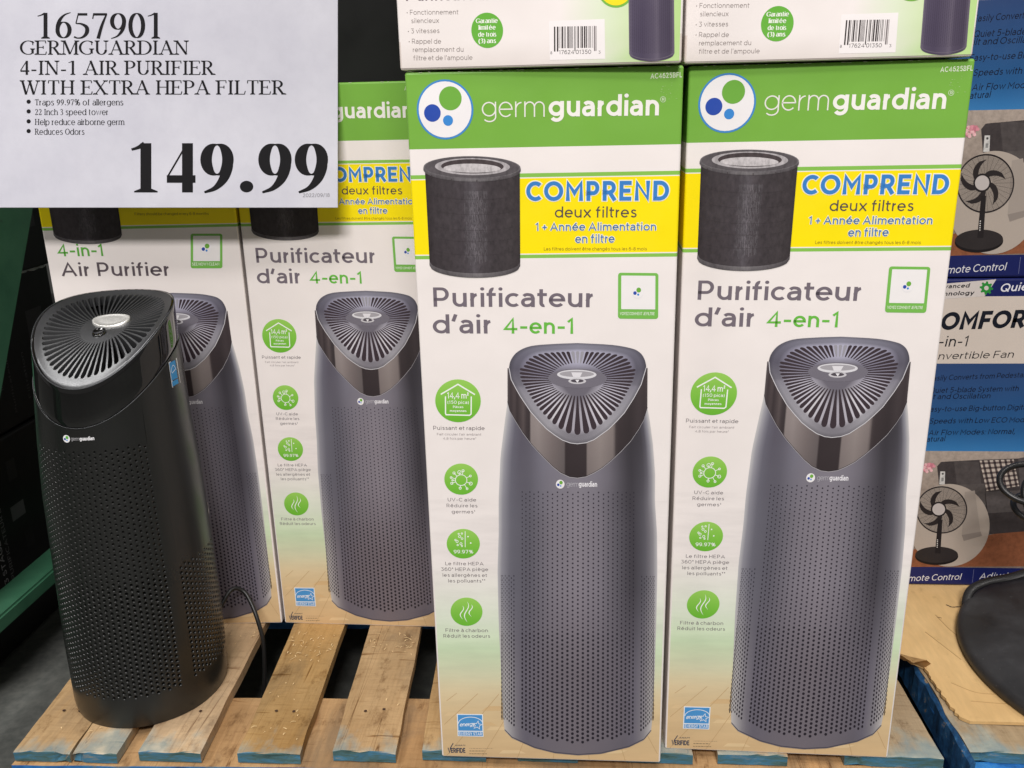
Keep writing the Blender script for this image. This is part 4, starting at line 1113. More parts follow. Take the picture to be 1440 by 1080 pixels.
# side-facing cartons of the upper layer
def side_art(parent):
    z = lambda x, y: (550+x/3.4286, y/3.4286)
    a = Art(None)
    m = .0016
    rows = [[(m, v), (.12, v), (.15, v), (.18, v), (CW-m, v)] for v in (m, .006, .02, .3, CH-m)]
    Wc = (240, 233, 229); Gc = (186, 220, 142); Lc = (222, 232, 204)
    cols = [[(226, 218, 212)]*2+[(214, 222, 198), (196, 220, 160), (190, 220, 148)], [(232, 224, 219)]*2+[(222, 228, 206), Gc, Gc]]+[[Wc, Wc, Lc, (204, 226, 168), Gc]]*3
    a.grid(rows, cols, .8)
    a.build('printed_panel', INK, parent)
    a = Art(HE)
    a.text('Purificateur d’air', z(78, 14), z(672, -2), 25, (112, 102, 106), 1.5, .14, gap=.15)
    for t, x0, y0, x1, y1 in (('• Fonctionnement', 80, 81, 338, 75), ('silencieux', 104, 121, 241, 117), ('• 3 vitesses', 86, 171, 244, 166), ('• Rappel de', 90, 220, 252, 217), ('remplacement du', 112, 260, 362, 253), ("filtre et de l'ampoule", 115, 300, 406, 291)):
        a.text(t, z(x0, y0), z(x1, y1), 6.9, (146, 136, 132), 1.5, .1)
    a.build('feature_lettering', INK, parent)
    a = Art(HE)
    a.ell(*z(478, 149), 22.6, 24.6, (104, 178, 62), 1.5)
    for t, x0, y0, x1, y1 in (('Garantie', 424, 116, 530, 112), ('limitée', 437, 147, 520, 144), ('de trois', 434, 180, 523, 177), ('(3) ans', 438, 211, 522, 208)):
        a.text(t, z(x0, y0), z(x1, y1), 6.4, (240, 244, 232), 2, .2, serif=.4, gap=.04)
    a.build('guarantee_seal', INK, parent)
    a = Art(HE)
    a.poly([z(776, 100), z(1040, 86), z(1042, 272), z(780, 284)], (243, 238, 236), 1.5)
    rnd = random.Random(11); x = 800
    while x < 1002:
        wd = rnd.choice((2.4, 2.4, 4.6, 6.8)); sk = -(x-800)*.035
        b_ = 243 if (x < 818 or x > 986 or abs(x-900) < 8) else 228
        a.poly([z(x, 126+sk), z(x+wd, 126+sk), z(x+wd, b_+sk), z(x, b_+sk)], (52, 44, 44) if x < 975 else (130, 122, 122), 2); x += wd+rnd.choice((2.6, 2.6, 4.8, 7))
    for t, x0, x1 in (('8', 783, 791), ('17624', 824, 896), ('01350', 904, 976), ('3', 1010, 1020)):
        a.text(t, z(x0, 256-(x0-800)*.035), z(x1, 256-(x1-800)*.035), 5.6 if len(t) > 1 else 4, (70, 62, 62), 2, .11)
    a.build('barcode', INK, parent)
    a = Art(HE)
    a.ell(*z(1092, -52), 24.6, 24.6, (120, 186, 70), 1.5); a.ell(*z(1092, -52), 21.6, 21.6, (250, 226, 30), 2)
    a.build('offer_seal', INK, parent)
    a = Art(HE)
    rows, cols = [], []
    for i in range(9):
        t = i/8; r_, c_ = [], []
        for j in range(31):
            s_ = j/30; arc = math.sqrt(max(0, 1-(2*s_-1)**2))
            y0_, y1_ = -360, 246+37*arc-8*s_
            r_.append(z(1150+4*t+(212-2*t)*s_, y0_+(y1_-y0_)*t))
            c_.append(lerp_stops([(0, (112, 104, 120)), (.08, (84, 76, 96)), (.3, (78, 70, 90)), (.55, (92, 84, 102)), (.62, (104, 96, 112)), (.7, (82, 74, 92)), (.9, (74, 66, 84)), (1, (108, 100, 114))], s_))
        rows.append(r_); cols.append(c_)
    a.grid(rows, cols, 2)
    for c in range(22):
        s_ = (c+.8)/23
        for r_ in range(60):
            y = 236-r_*6.5+(3 if c % 2 else 0)-8*s_+20*math.sqrt(max(0, 1-(2*s_-1)**2))-14
            a.poly([z(1154+208*s_+1.6*math.cos(q*1.257), y+1.7*math.sin(q*1.257)) for q in range(5)], (56, 50, 64), 2.4)
    a.line([z(1155+205*s_, 246+36*math.sqrt(max(0, 1-(2*s_-1)**2))-8*s_-9) for s_ in np.linspace(.02, .98, 20)], .6, (120, 112, 126), 2.6)
    a.build('printed_tower', INK, parent)
cE = new_carton('upper carton stacked with its barcode side forward, overhanging the pallet\'s bare boards side', (posE[0], posE[1], CH+.0012), GRP, R(yaw['E']))
link('carton_body', plain_mesh, CARTON, cE); side_art(cE)
cF = dup(cE, (posF[0], posF[1]+.012, CH+.0012), 'upper carton stacked with its barcode side forward, next to the blue fan cartons', GRP, R(yaw['F']))
cE['label'] = 'upper carton with its barcode side forward, stacked nearer to the white price card'

# ------------------------------------------------------------------ the display tower (real one)
def plastic(name, base, rough, spec=.5, grain=0.0, coat=0.0):
    s = NT(name); co = s.coord()
    n1 = s.noise(co, 9, 4, .6); n2 = s.noise(co, 900, 2)
    s.b.inputs['Base Color'].default_value = tuple(base)+(1,)
    s.l(s.ramp(n1, [(.35, (max(.02, rough*.82),)*3), (.7, (min(1, rough*1.2),)*3)]), s.b.inputs['Roughness'])
    s.b.inputs['Specular IOR Level'].default_value = spec
    if coat: s.b.inputs['Coat Weight'].default_value = coat; s.b.inputs['Coat Roughness'].default_value = .04
    if grain: s.bump(n2, grain, .0004)
    return s.m
P_BODY = plastic('black_satin_plastic', (.0105, .011, .0103), .30, .65, .15)
P_GLOSS = plastic('black_gloss_plastic', (.006, .006, .006), .07, .6, 0, .6)
P_GRILLE = plastic('grille_plastic', (.105, .108, .112), .35, .6, 0)
P_GRILLE.node_tree.nodes['Principled BSDF'].inputs['Metallic'].default_value = .8
P_DARK = plastic('inner_black', (.002, .002, .002), .9, .1)
P_CORD = plastic('cord_rubber', (.01, .01, .01), .4, .5)
CHROME = simple('brushed_silver', (226, 226, 222), .42, .7)
EDGE = simple('rim_trim', (78, 80, 82), .42, .8)

PC = Vector((-.463, .8025, .0005))
pur = empty('air_purifier', PC, 'black tower air purifier on display, standing alone on the bare pallet boards', 'air purifier')
def Rz(z): return float(np.interp(z, [0, .006, .012, .08, .16, .24, .31, .36, .42], [.0765, .0778, .0784, .0786, .0770, .0750, .0706, .0672, .0645]))
def shf(z): return float(np.interp(z, [0, .08, .16, .24, .31, .36, .42], [0, .0014, .0027, .0037, .0046, .0068, .0105]))
def zrim(ph): return .4225-.0655*((1+math.cos(ph))/2)**2.5
HB = .037
def surf(ph, z, inset=0):
    r_ = Rz(z)-inset; s_ = shf(z)
    return (r_*math.sin(ph)+.866*s_, -r_*math.cos(ph)+.5*s_, z)
V, F = [], []
def addf(pts, flip=False):
    b = len(V); V.extend(pts); F.append(tuple(range(b, b+len(pts)))[::-1] if flip else tuple(range(b, b+len(pts))))
def hole(p0, p1, z0, z1, r_):
    cp, cz = (p0+p1)/2, (z0+z1)/2; rad = Rz(cz)
    per = []
    for (a, b) in ((0, -1), (1, -1), (1, 0), (1, 1), (0, 1), (-1, 1), (-1, 0), (-1, -1)):
        per.append((cp+a*(p1-p0)/2, cz+b*(z1-z0)/2))
    rings = [[surf(*q) for q in per]]
    base = len(V)
    for (rr_, ins) in ((r_*1.1, 0), (r_*.98, .00012), (r_*.84, .0005), (r_*.72, .0013), (r_*.70, .004)):
        ring = []
        for (q, w_) in per:
            ang = math.atan2((w_-cz), (q-cp)*rad)
            ring.append(surf(cp+rr_*math.cos(ang)/rad, cz+rr_*math.sin(ang), ins))
        rings.append(ring)
    for r0 in rings: V.extend(r0)
    for k in range(5):
        for i in range(8):
            a, b = base+k*8+i, base+k*8+(i+1) % 8
            F.append((a, b, b+8, a+8))
def strip(p0, p1, zlist0, zlist1):
    for k in range(len(zlist0)-1):
        addf([surf(p0, zlist0[k]), surf(p1, zlist1[k]), surf(p1, zlist1[k+1]), surf(p0, zlist0[k+1])])
zones = []
ang = -math.pi; D2R = math.pi/180
edges_ = []
def zone(a0, a1, n, zl=None, zh=None):
    for k in range(n):
        edges_.append((R(a0+(a1-a0)*k/n), R(a0+(a1-a0)*(k+1)/n), zl, zh, k % 2))
zone(-180, -142, 8); zone(-142, -58, 22, .036, .168); zone(-58, -49, 3)
zone(-49, 49, 25, .034, .3005); zone(49, 58, 3); zone(58, 142, 22, .036, .168); zone(142, 180, 8)
PITCH_Z = .0056
for (p0, p1, zl, zh, odd) in edges_:
    t0, t1 = zrim(p0)-HB, zrim(p1)-HB
    basez = [0, .003, .006, .012]
    if zl is None:
        mid = [.02+(.29-.02)*k/26 for k in range(27)]
        strip(p0, p1, basez+mid+[t0], basez+mid+[t1])
    else:
        lo = zl+(PITCH_Z/2 if odd else 0)
        nrow = int((zh-lo)/PITCH_Z)
        bz = basez+[.02, .028, lo]; strip(p0, p1, bz, bz)
        for k in range(nrow):
            z0 = lo+k*PITCH_Z; z1 = z0+PITCH_Z
            rr_ = float(np.interp(z0, [.03, .155, .165, .31], [.0020, .0018, .00135, .00105]))
            hole(p0, p1, z0, z1, rr_)
        ztop = lo+nrow*PITCH_Z
        mids = [ztop]+[z for z in (.19, .21, .23, .25, .27, .29, .305) if z > ztop+.004]
        strip(p0, p1, mids+[t0], mids+[t1])
addf([surf(-2*math.pi*k/48, 0) for k in range(48)])
me = bpy.data.meshes.new('body'); me.from_pydata(V, [], F); me.update()
bmx = bmesh.new(); bmx.from_mesh(me); bmesh.ops.remove_doubles(bmx, verts=bmx.verts, dist=1e-5); bmesh.ops.recalc_face_normals(bmx, faces=bmx.faces)
bmx.to_mesh(me); bmx.free()
bodyo = link('body', me, P_BODY, pur, True)
bodyo.data.set_sharp_from_angle(angle=R(75))
# dark liner behind the perforations
V, F = [], []
for k in range(64):
    a0, a1 = 2*math.pi*k/64, 2*math.pi*(k+1)/64
    zl_ = [.004, .08, .16, .24, .30]
    for i in range(4): addf([surf(a0, zl_[i], .0045), surf(a1, zl_[i], .0045), surf(a1, zl_[i+1], .0045), surf(a0, zl_[i+1], .0045)])
me = bpy.data.meshes.new('filter_core'); me.from_pydata(V, [], F); link('filter_core', me, P_DARK, pur, True)
# gloss band
V, F = [], []
NB = 144
for k in range(NB):
    a0, a1 = 2*math.pi*k/NB-math.pi, 2*math.pi*(k+1)/NB-math.pi
    def prof(ph):
        zr = zrim(ph); zb = zr-HB
        return [surf(ph, zb, .0), surf(ph, zb+.0003, .0011), surf(ph, zb+.0016, .0006)]+[surf(ph, zb+(zr-.002-zb)*t, .0004) for t in (.15, .3, .45, .6, .75, .9, 1)]+[surf(ph, zr-.0006, .0008), surf(ph, zr, .0020), surf(ph, zr-.0002, .0032)]
    A_, B_ = prof(a0), prof(a1)
    for i in range(len(A_)-1): addf([A_[i], B_[i], B_[i+1], A_[i+1]])
me = bpy.data.meshes.new('gloss_band'); me.from_pydata(V, [], F)
bmx = bmesh.new(); bmx.from_mesh(me); bmesh.ops.remove_doubles(bmx, verts=bmx.verts, dist=1e-6); bmesh.ops.recalc_face_normals(bmx, faces=bmx.faces); bmx.to_mesh(me); bmx.free()
go = link('gloss_band', me, P_GLOSS, pur, True); go.data.set_sharp_from_angle(angle=R(40))
# seam line between band and body
bm = bmesh.new(); tube_bm(bm, [surf(2*math.pi*k/NB, zrim(2*math.pi*k/NB)-HB, .0001) for k in range(NB)], .00035, 6, closed=True)
bm_obj('seam', bm, EDGE, pur, True)
bm = bmesh.new(); tube_bm(bm, [surf(2*math.pi*k/NB, zrim(2*math.pi*k/NB)-.0005, .0011) for k in range(NB)], .0006, 6, closed=True)
bm_obj('rim_edge', bm, EDGE, pur, True)
# top grille
ZC, TILT = .3985, .30
def top(ph, r_, dz=0):
    zr = zrim(ph)-.0004; R_ = Rz(zr)-.0026; s_ = shf(zr); s0 = shf(ZC)
    z = ZC-TILT*R_*r_*math.cos(ph)+(zr-ZC+TILT*R_*math.cos(ph))*r_**2+dz
    sx = s0+(s_-s0)*r_
    return (R_*r_*math.sin(ph)+.866*sx, -R_*r_*math.cos(ph)+.5*sx, z)
V, F = [], []
NS = 58
st_ = [.33, .352, .36, .38, .44, .53, .63, .73, .82, .855, .878, .886, .90]
wv = [0, 0, .10, .22, .27, .31, .335, .355, .37, .355, .22, 0, 0]
swirl = lambda r_: -.16*(r_-.33)
for k in range(NS):
    c = 2*math.pi*(k+.5)/NS; hw = math.pi/NS
    for i in range(len(st_)-1):
        r0, r1 = st_[i], st_[i+1]; w0, w1 = wv[i]*2*hw, wv[i+1]*2*hw
        c0, c1 = c+swirl(r0), c+swirl(r1)
        for sg_ in (-1, 1):
            o0, o1 = c0+sg_*hw, c1+sg_*hw
            q = [top(o0, r0), top(c0+sg_*w0, r0), top(c1+sg_*w1, r1), top(o1, r1)]
            q = q if not (w0 == 0 and w1 == 0 and False) else q
            addf(q)
            if w0 or w1:
                b0, b1 = max(0, w0-.055*hw), max(0, w1-.055*hw)
                addf([top(c0+sg_*w0, r0), top(c0+sg_*b0, r0, -.0006), top(c1+sg_*b1, r1, -.0006), top(c1+sg_*w1, r1)])
                addf([top(c0+sg_*b0, r0, -.0006), top(c0+sg_*b0, r0, -.009), top(c1+sg_*b1, r1, -.009), top(c1+sg_*b1, r1, -.0006)])
rr_l = [0, .08, .16, .24, .315, .33]
for k in range(NS):
    a0, a1 = 2*math.pi*k/NS, 2*math.pi*(k+1)/NS
    for i in range(len(rr_l)-1):
        addf([top(a0, rr_l[i]), top(a1, rr_l[i]), top(a1, rr_l[i+1]), top(a0, rr_l[i+1])] if i else [top(a0, 0), top(a1, rr_l[1]), top(a0, rr_l[1])])
sh = swirl(.90)
for k in range(NS*2):
    a0, a1 = math.pi*k/NS+sh, math.pi*(k+1)/NS+sh
    rl = [.90, .93, .965, .985, 1.0]; dz = [0, 0, .0003, .0004, -.0004]
    for i in range(4): addf([top(a0, rl[i], dz[i]), top(a1, rl[i], dz[i]), top(a1, rl[i+1], dz[i+1]), top(a0, rl[i+1], dz[i+1])])
me = bpy.data.meshes.new('grille'); me.from_pydata(V, [], F)
bmx = bmesh.new(); bmx.from_mesh(me); bmesh.ops.remove_doubles(bmx, verts=bmx.verts, dist=2e-6); bmesh.ops.recalc_face_normals(bmx, faces=bmx.faces); bmx.to_mesh(me); bmx.free()
gr = link('grille', me, P_GRILLE, pur, True); gr.data.set_sharp_from_angle(angle=R(30))
V, F = [], []
for k in range(48):
    a0, a1 = 2*math.pi*k/48, 2*math.pi*(k+1)/48
    for r0, r1 in ((.25, .6), (.6, .96)): addf([top(a0, r0, -.012), top(a1, r0, -.012), top(a1, r1, -.012), top(a0, r1, -.012)])
me = bpy.data.meshes.new('fan_well'); me.from_pydata(V, [], F); link('fan_well', me, P_DARK, pur)
# silver selector and power button on the hub
hx, hy = top(0, 0)[0], top(0, 0)[1]
def hubz(x, y):
    dx, dy = x-hx, y-hy
    return top(math.atan2(dx, -dy), min(1, math.hypot(dx, dy)/.0600))[2]
def disc_part(name, cx, cy, rx_, ry_, hgt, mat, dish):
    bm = bmesh.new(); n = 36; rings = []
    for (t, z) in ((1.08, -.0006), (1.08, hgt), (1.0, hgt+.0004), (.94, hgt-.0002), (.6, hgt-dish*.7), (.25, hgt-dish)):
        rings.append([bm.verts.new((cx+rx_*t*math.cos(2*math.pi*k/n), cy+ry_*t*math.sin(2*math.pi*k/n), hubz(cx+rx_*t*math.cos(2*math.pi*k/n), cy+ry_*t*math.sin(2*math.pi*k/n))+.0002+z)) for k in range(n)])
    for a_, b_ in zip(rings[:-1], rings[1:]):
        for k in range(n): bm.faces.new((a_[k], a_[(k+1) % n], b_[(k+1) % n], b_[k]))
    bm.faces.new(rings[-1])
    return bm_obj(name, bm, mat, pur, True)
disc_part('selector_dial', hx+.002, hy+.0085, .0172, .0100, .0016, CHROME, -.0006)
disc_part('power_button', hx-.0015, hy-.0105, .0060, .0056, .0018, P_GLOSS, .0010)
# mark and stickers, wrapped on the curved shell
def wrap(artobj_mesh, ph0, z0, off):
    for v in artobj_mesh.vertices:
        x, y, z = v.co
        ph = ph0+x/Rz(z0); p = surf(ph, z0+z, -off+y)
        v.co = p
def wrap_art(name, build, ph0, z0):
    a_ = Art(None); build(a_); o = a_.build(name, INK, pur); wrap(o.data, ph0, z0, .0003); o.data.update(); return o
def mark(a_):
    s_ = .0034/39
    a_.ell(-.0135, .0, .0036, .0036, (238, 238, 238), 1, 24); a_.ell(-.0128, .0013, .0015, .0015, (96, 176, 70), 2, 16); a_.ell(-.0151, -.0003, .0011, .0011, (44, 78, 160), 2, 14); a_.ell(-.0131, -.0015, .0007, .0007, (62, 140, 215), 2, 12)
    a_.text('germ', (-.0088, -.0014), (-.0010, -.0014), .0036, (170, 170, 172), 1, .1, gap=.1)
    a_.text('guardian', (-.0006, -.0014), (.0125, -.0014), .0036, (238, 238, 240), 1, .2, gap=.1)
wrap_art('maker_mark', mark, R(3), .3105)
def sticker(a_):
    a_.poly([(-.008, -.0125), (.008, -.0125), (.008, .0125), (-.008, .0125)], (232, 236, 238), 1)
    a_.poly([(-.0072, -.006), (.0035, -.006), (.0035, .0117), (-.0072, .0117)], (40, 142, 206), 2)
    a_.poly([(-.0072, -.0117), (.0035, -.0117), (.0035, -.007), (-.0072, -.007)], (40, 142, 206), 2)
    a_.line([(-.0065+.0095*t, .002+.006*math.sin(math.pi*t)) for t in np.linspace(0, 1, 10)], .0006, (225, 238, 245), 3)
    a_.line([(-.005, .001), (.0015, .003)], .0008, (225, 238, 245), 3)
    for k in range(7): a_.line([(.0045, .010-.003*k), (.0072, .010-.003*k)], .0006, (150, 150, 150), 2)
wrap_art('energy_sticker', sticker, R(86), .354)
def tag_(a_):
    a_.poly([(-.004, -.0055), (.004, -.0055), (.004, .0055), (-.004, .0055)], (225, 225, 222), 1)
    a_.poly([(-.003, .001), (.003, .001), (.003, .004), (-.003, .004)], (60, 60, 60), 2)
wrap_art('rating_sticker', tag_, R(112), .195)
# cord leaving at the back and dropping through the gap between boards
cp = [(.045, .062, .034), (.0580, .090, .060), (.0700, .098, .0565), (.0810, .092, .044), (.0905, .083, .0250), (.0960, .0775, .000), (.0935, .0775, -.0375), (.0885, .0775, -.079), (.086, .08, -.118)]
bm = bmesh.new(); tube_bm(bm, [q[:3] for q in catmull(cp, 8)], .0025, 10); bm_obj('power_cord', bm, P_CORD, pur, True)

# ------------------------------------------------------------------ fan cartons
def project(P):
    P = Vector(P)-Vector((0, 0, CAM_H)); d = P.dot(fw)
    return (720+FPX*P.dot(cr)/d, 540-FPX*P.dot(cu)/d)
FX0, FY, FW_, FH_, FD_ = .33, 1.0309, .62, .391, .34
HF = homography([project((x, FY, z)) for x, z in ((FX0, .005), (FX0+FW_, .005), (FX0, .005+FH_), (FX0+FW_, .005+FH_))], [(0, 0), (FW_, 0), (0, FH_), (FW_, FH_)])
fc = empty('fan_carton', (FX0, FY, .005), 'lower fan carton with navy strip, standing on the cardboard sheet behind the black fan base', 'carton', 'blue fan cartons')
NAVY = (26, 34, 92)
z_l0 = .0255; z_l1 = .1815; z_b1 = .291; z_c1 = .3705
link('carton_body', carton_body('carton_body', [(z_l0, NAVY), (z_l1, (190, 176, 166)), (z_b1, (42, 100, 156)), (z_c1, (214, 202, 190)), (FH_, NAVY)], FW_, FH_, FD_, .0025, FANINK), FANINK, fc)
# blue panel with its printed fade
a = Art(None); m = .0024
a.grid([[(m, z), (FW_*.5, z), (FW_-m, z)] for z in np.linspace(z_l1, z_b1, 9)], [[lerp_stops([(0, (56, 124, 182)), (.25, (40, 92, 144)), (1, (46, 72, 118))], k/8)]*3 for k in range(9)], .8)
a.build('blue_panel', FANINK, fc)
# living-room photo
a = Art(HF); z = lambda x, y: (1240+x/3.6, 600+y/3.6)
u0 = a.uv(z(200, 400))[0]
b_ = Art(None); b_.grid([[(m, z_l0), (FW_-m, z_l0)], [(m, z_l1), (FW_-m, z_l1)]], [[(132, 118, 108)]*2, [(172, 158, 146)]*2], .8)
a.v, a.f, a.c = b_.v, b_.f, b_.c
a.poly([z(60, 640), z(545, 548), z(900, 470), z(1500, 470), z(1500, 704), z(60, 710)], (140, 86, 58), 1.2)
for k in range(9): a.line([z(300+140*k, 706), z(430+100*k, 540-3*k)], .35, (132, 80, 54), 1.4)
a.poly([z(280, 200), z(300, 178), z(480, 168), z(1300, 140), z(1300, 480), z(540, 545), z(430, 575), z(330, 560), z(300, 400)], (66, 60, 60), 1.6)
a.poly([z(365, 178), z(395, 172), z(490, 180), z(505, 300), z(380, 298)], (80, 74, 73), 1.9)
a.poly([z(690, 160), z(720, 155), z(1280, 140), z(1280, 300), z(700, 310)], (86, 80, 80), 1.9)
a.poly([z(340, 296), z(520, 288), z(545, 548), z(420, 572)], (88, 82, 80), 2.0)
a.poly([z(522, 330), z(900, 312), z(1280, 300), z(1280, 392), z(530, 440)], (90, 84, 83), 2.0)
a.line([z(530, 440), z(1280, 390)], .5, (58, 53, 54), 2.2)
pq = lambda s_, t: z((495+(172)*s_)*(1-t)+(530+165*s_)*t, (171-6*s_)*(1-t)+(326-26*s_)*t)
a.poly([pq(0, 0), pq(1, 0), pq(1, 1), pq(0, 1)], (196, 184, 172), 2.4)
for k in range(6):
    s_ = .06+k*.165
    a.poly([pq(s_, 0), pq(s_+.07, 0), pq(s_+.07, 1), pq(s_, 1)], (92, 80, 78), 2.6); a.poly([pq(0, s_), pq(1, s_), pq(1, s_+.07), pq(0, s_+.07)], (112, 98, 94), 2.8)
for i in range(6):
    for j in range(6):
        s_, t = .06+i*.165, .06+j*.165; a.poly([pq(s_, t), pq(s_+.07, t), pq(s_+.07, t+.07), pq(s_, t+.07)], (46, 40, 42), 3.0)
rnd = random.Random(2)
for k in range(26):
    an, rr_ = rnd.uniform(0, 6.28), rnd.uniform(0, 24); a.ell(*z(238+rr_*1.2*math.cos(an), 206+rr_*math.sin(an)), 2.4, 2.1, rnd.choice(((222, 150, 160), (206, 128, 142), (236, 186, 188))), 2.4+.05*k, 9)
a.poly([z(296, 226), z(320, 226), z(318, 292), z(290, 292)], (206, 204, 200), 3.8); a.ell(*z(308, 238), 1.6, 1.4, (70, 70, 70), 4, 10); a.poly([z(302, 258), z(314, 258), z(312, 276), z(300, 276)], (140, 140, 138), 4)
a.build('living_room_print', FANINK_M, fc)
# circled fan picture
a = Art(HF)
a.ell(*z(340, 498), 205/3.6, 209/3.6, (180, 168, 156), 4.2, 60)
a.poly([z(420, 330), z(470, 322), z(500, 545), z(412, 575), z(404, 548)], (166, 155, 145), 4.4)
a.poly([z(404, 548), z(500, 530), z(506, 552), z(414, 578)], (146, 136, 128), 4.5)
cx, cy, rx_, ry_ = 302, 420, 127, 117
for k in range(26):
    rr_ = .25+.72*k/25; a.line([z(cx+rx_*rr_*math.cos(R(t)), cy+ry_*rr_*math.sin(R(t))) for t in range(0, 361, 10)], .32, (62, 54, 52), 4.7+.005*k)
for k in range(30):
    an = k*12; a.line([z(cx+.3*rx_*math.cos(R(an)), cy+.3*ry_*math.sin(R(an))), z(cx+.98*rx_*math.cos(R(an)), cy+.98*ry_*math.sin(R(an)))], .28, (66, 58, 56), 4.85)
for k in range(5):
    a0 = -72+72*k-12
    pts = []
    for t in np.linspace(0, 1, 9): pts.append((.2+.58*t, a0+58*t**1.4))
    for t in np.linspace(1, 0, 9): pts.append((.24+.6*t, a0+34+42*t))
    a.poly([z(cx-14+rx_*r_*math.cos(R(q)), cy+ry_*r_*math.sin(R(q))) for r_, q in pts], (44, 38, 38), 5.1+.05*k)
a.line([z(cx+rx_*math.cos(R(t)), cy+ry_*math.sin(R(t))) for t in range(0, 361, 6)], 1.6, (40, 35, 36), 5.6)
a.ell(*z(287, 417), 40/3.6, 38/3.6, (38, 33, 34), 5.7); a.ell(*z(287, 417), 32/3.6, 30/3.6, (196, 188, 184), 5.9)
a.poly([z(284, 470), z(306, 470), z(296, 640), z(268, 640)], (36, 31, 32), 6.0)
a.ell(*z(277, 655), 109/3.6, 44/3.6, (26, 22, 23), 5.6); a.ell(*z(277, 647), 108/3.6, 41/3.6, (48, 43, 43), 5.8)
for k in range(5): a.ell(*z(281-.4*k, 572+9*k), .8, .8, (220, 216, 210), 6.3, 8)
a.build('printed_fan', FANINK, fc)
# strips and lettering
a = Art(HF); Wt = (226, 226, 230); y4 = lambda x, y: (1240+x/3.6, 330+y/3.6)
a.text('Remote Control', z(80, 784), z(398, 774), 8.6, Wt, 1.2, .11, slant=.2)
a.line([z(458, 790), z(466, 722)], .5, (120, 124, 160), 1.2)
a.text('Adjustable', z(493, 772), z(735, 764), 8.6, Wt, 1.2, .11, slant=.2)
a.poly([y4(150, 262), y4(580, 226), y4(556, 262), y4(520, 312), y4(150, 336)], (214, 206, 200), 1.2)
a.text('Advanced', y4(262, 275), y4(442, 267), 6, (24, 22, 30), 2, .17, slant=.15)
a.text('Technology', y4(240, 312), y4(464, 304), 6, (24, 22, 30), 2, .17, slant=.15)
gp = []
for k in range(48):
    rr_ = 34 if (k % 6) in (0, 1, 2) else 25; gp.append(y4(529+rr_*math.cos(R(7.5*k)), 270+rr_*math.sin(R(7.5*k))))
a.poly(gp, (44, 142, 58), 2); a.ell(*y4(529, 270), 3.2, 3.2, (214, 206, 200), 2.6, 16)
a.text('Quiet', y4(598, 290), y4(760, 280), 11.5, (232, 232, 238), 1.4, .15, slant=.2)
a.text('COMFORT', y4(212, 486), y4(790, 468), 25, (20, 24, 36), 1.2, .22, slant=.16, gap=.12)
a.text('-in-1', y4(286, 567), y4(432, 565), 15, (24, 26, 34), 1.2, .12, slant=.12)
a.text('Convertible Fan', y4(200, 634), y4(664, 622), 10, (30, 30, 36), 1.2, .1, slant=.15)
TB = (16, 22, 46)
for t, x0, y0_, x1, y1_ in (('Easily Converts from Pedestal', 238, 740, 720, 722), ('Quiet 5-blade System with', 240, 802, 690, 791), ('Tilt and Oscillation', 214, 834, 547, 828), ('Easy-to-use Big-button Digital', 222, 897, 740, 886), ('Speeds with Low ECO Mode', 240, 957, 742, 949), ('Air Flow Modes: Normal,', 235, 1016, 672, 1008), ('Natural', 200, 1050, 318, 1045)):
    a.text(t, y4(x0, y0_), y4(x1, y1_), 7.6, TB, 1.4, .12, slant=.16)
a.build('panel_lettering', FANINK, fc)
fc2 = dup(fc, (FX0, FY, .005+FH_+.0012), 'upper fan carton, stacked on the carton that shows the word COMFORT', 'blue fan cartons')

# ------------------------------------------------------------------ cardboard sheet under the fan cartons
s = NT('kraft_cardboard'); co = s.coord()
n1 = s.noise(co, 8, 4); n2 = s.noise(s.coord((1, .2, 1)), 220, 3); n3 = s.noise(co, 26, 5, .7)
c_ = s.ramp(n1, [(.3, lin((204, 168, 114))), (.7, lin((222, 188, 134)))])
c_ = s.mix(1.0, c_, s.ramp(n2, [(.3, (.93, .93, .92)), (.7, (1.04, 1.04, 1.03))]), 'MULTIPLY')
c_ = s.mix(1.0, c_, s.ramp(n3, [(.28, (.78, .76, .72)), (.4, (1, 1, 1))]), 'MULTIPLY')
s.l(c_, s.b.inputs['Base Color']); s.set(Roughness=.7); s.b.inputs['Specular IOR Level'].default_value = .25; s.bump(n2, .2, .001)
KRAFT = s.m
cb = empty('cardboard_sheet', (.376, .7685, .0022), 'flattened torn brown cardboard sheet lying over the right pallet', 'cardboard')
bm = bmesh.new()
outline = []
def seg_pts(p, q, n, am, sd):
    for k in range(n):
        t = k/n; e = noise.noise(Vector((t*9+sd, sd, 1)))*am
        d = Vector((q[0]-p[0], q[1]-p[1])); nn = Vector((-d.y, d.x)).normalized()
        outline.append((p[0]+d.x*t+nn.x*e, p[1]+d.y*t+nn.y*e))
O = (.376, .7685)
seg_pts((.3865, .7685), (.95, .7680), 40, .0012, 1); seg_pts((.95, .768), (.95, 1.5), 10, .001, 2); seg_pts((.95, 1.5), (.318, 1.5), 10, .001, 3)
seg_pts((.318, 1.5), (.318, .905), 12, .001, 4); seg_pts((.318, .905), (.352, .88), 8, .003, 5); seg_pts((.352, .88), (.374, .858), 10, .003, 6); seg_pts((.374, .858), (.376, .80), 16, .0026, 7); seg_pts((.376, .80), (.379, .776), 8, .003, 8)
seg_pts((.379, .776), (.3865, .7685), 4, .001, 9)
def wave(x, y): return .0018*noise.noise(Vector((x*14, y*14, 3)))+.0009*noise.noise(Vector((x*45, y*30, 6)))+.001
top_ = [bm.verts.new((x-O[0], y-O[1], .0022)) for x, y in outline]; bot_ = [bm.verts.new((x-O[0], y-O[1], -.0012)) for x, y in outline]
tris = tessellate_polygon([[Vector((x, y, 0)) for x, y in outline]])
for t in tris:
    for (L_, rev) in ((top_, False), (bot_, True)):
        q = [L_[i] for i in t]
        try: bm.faces.new(q)
        except ValueError: pass
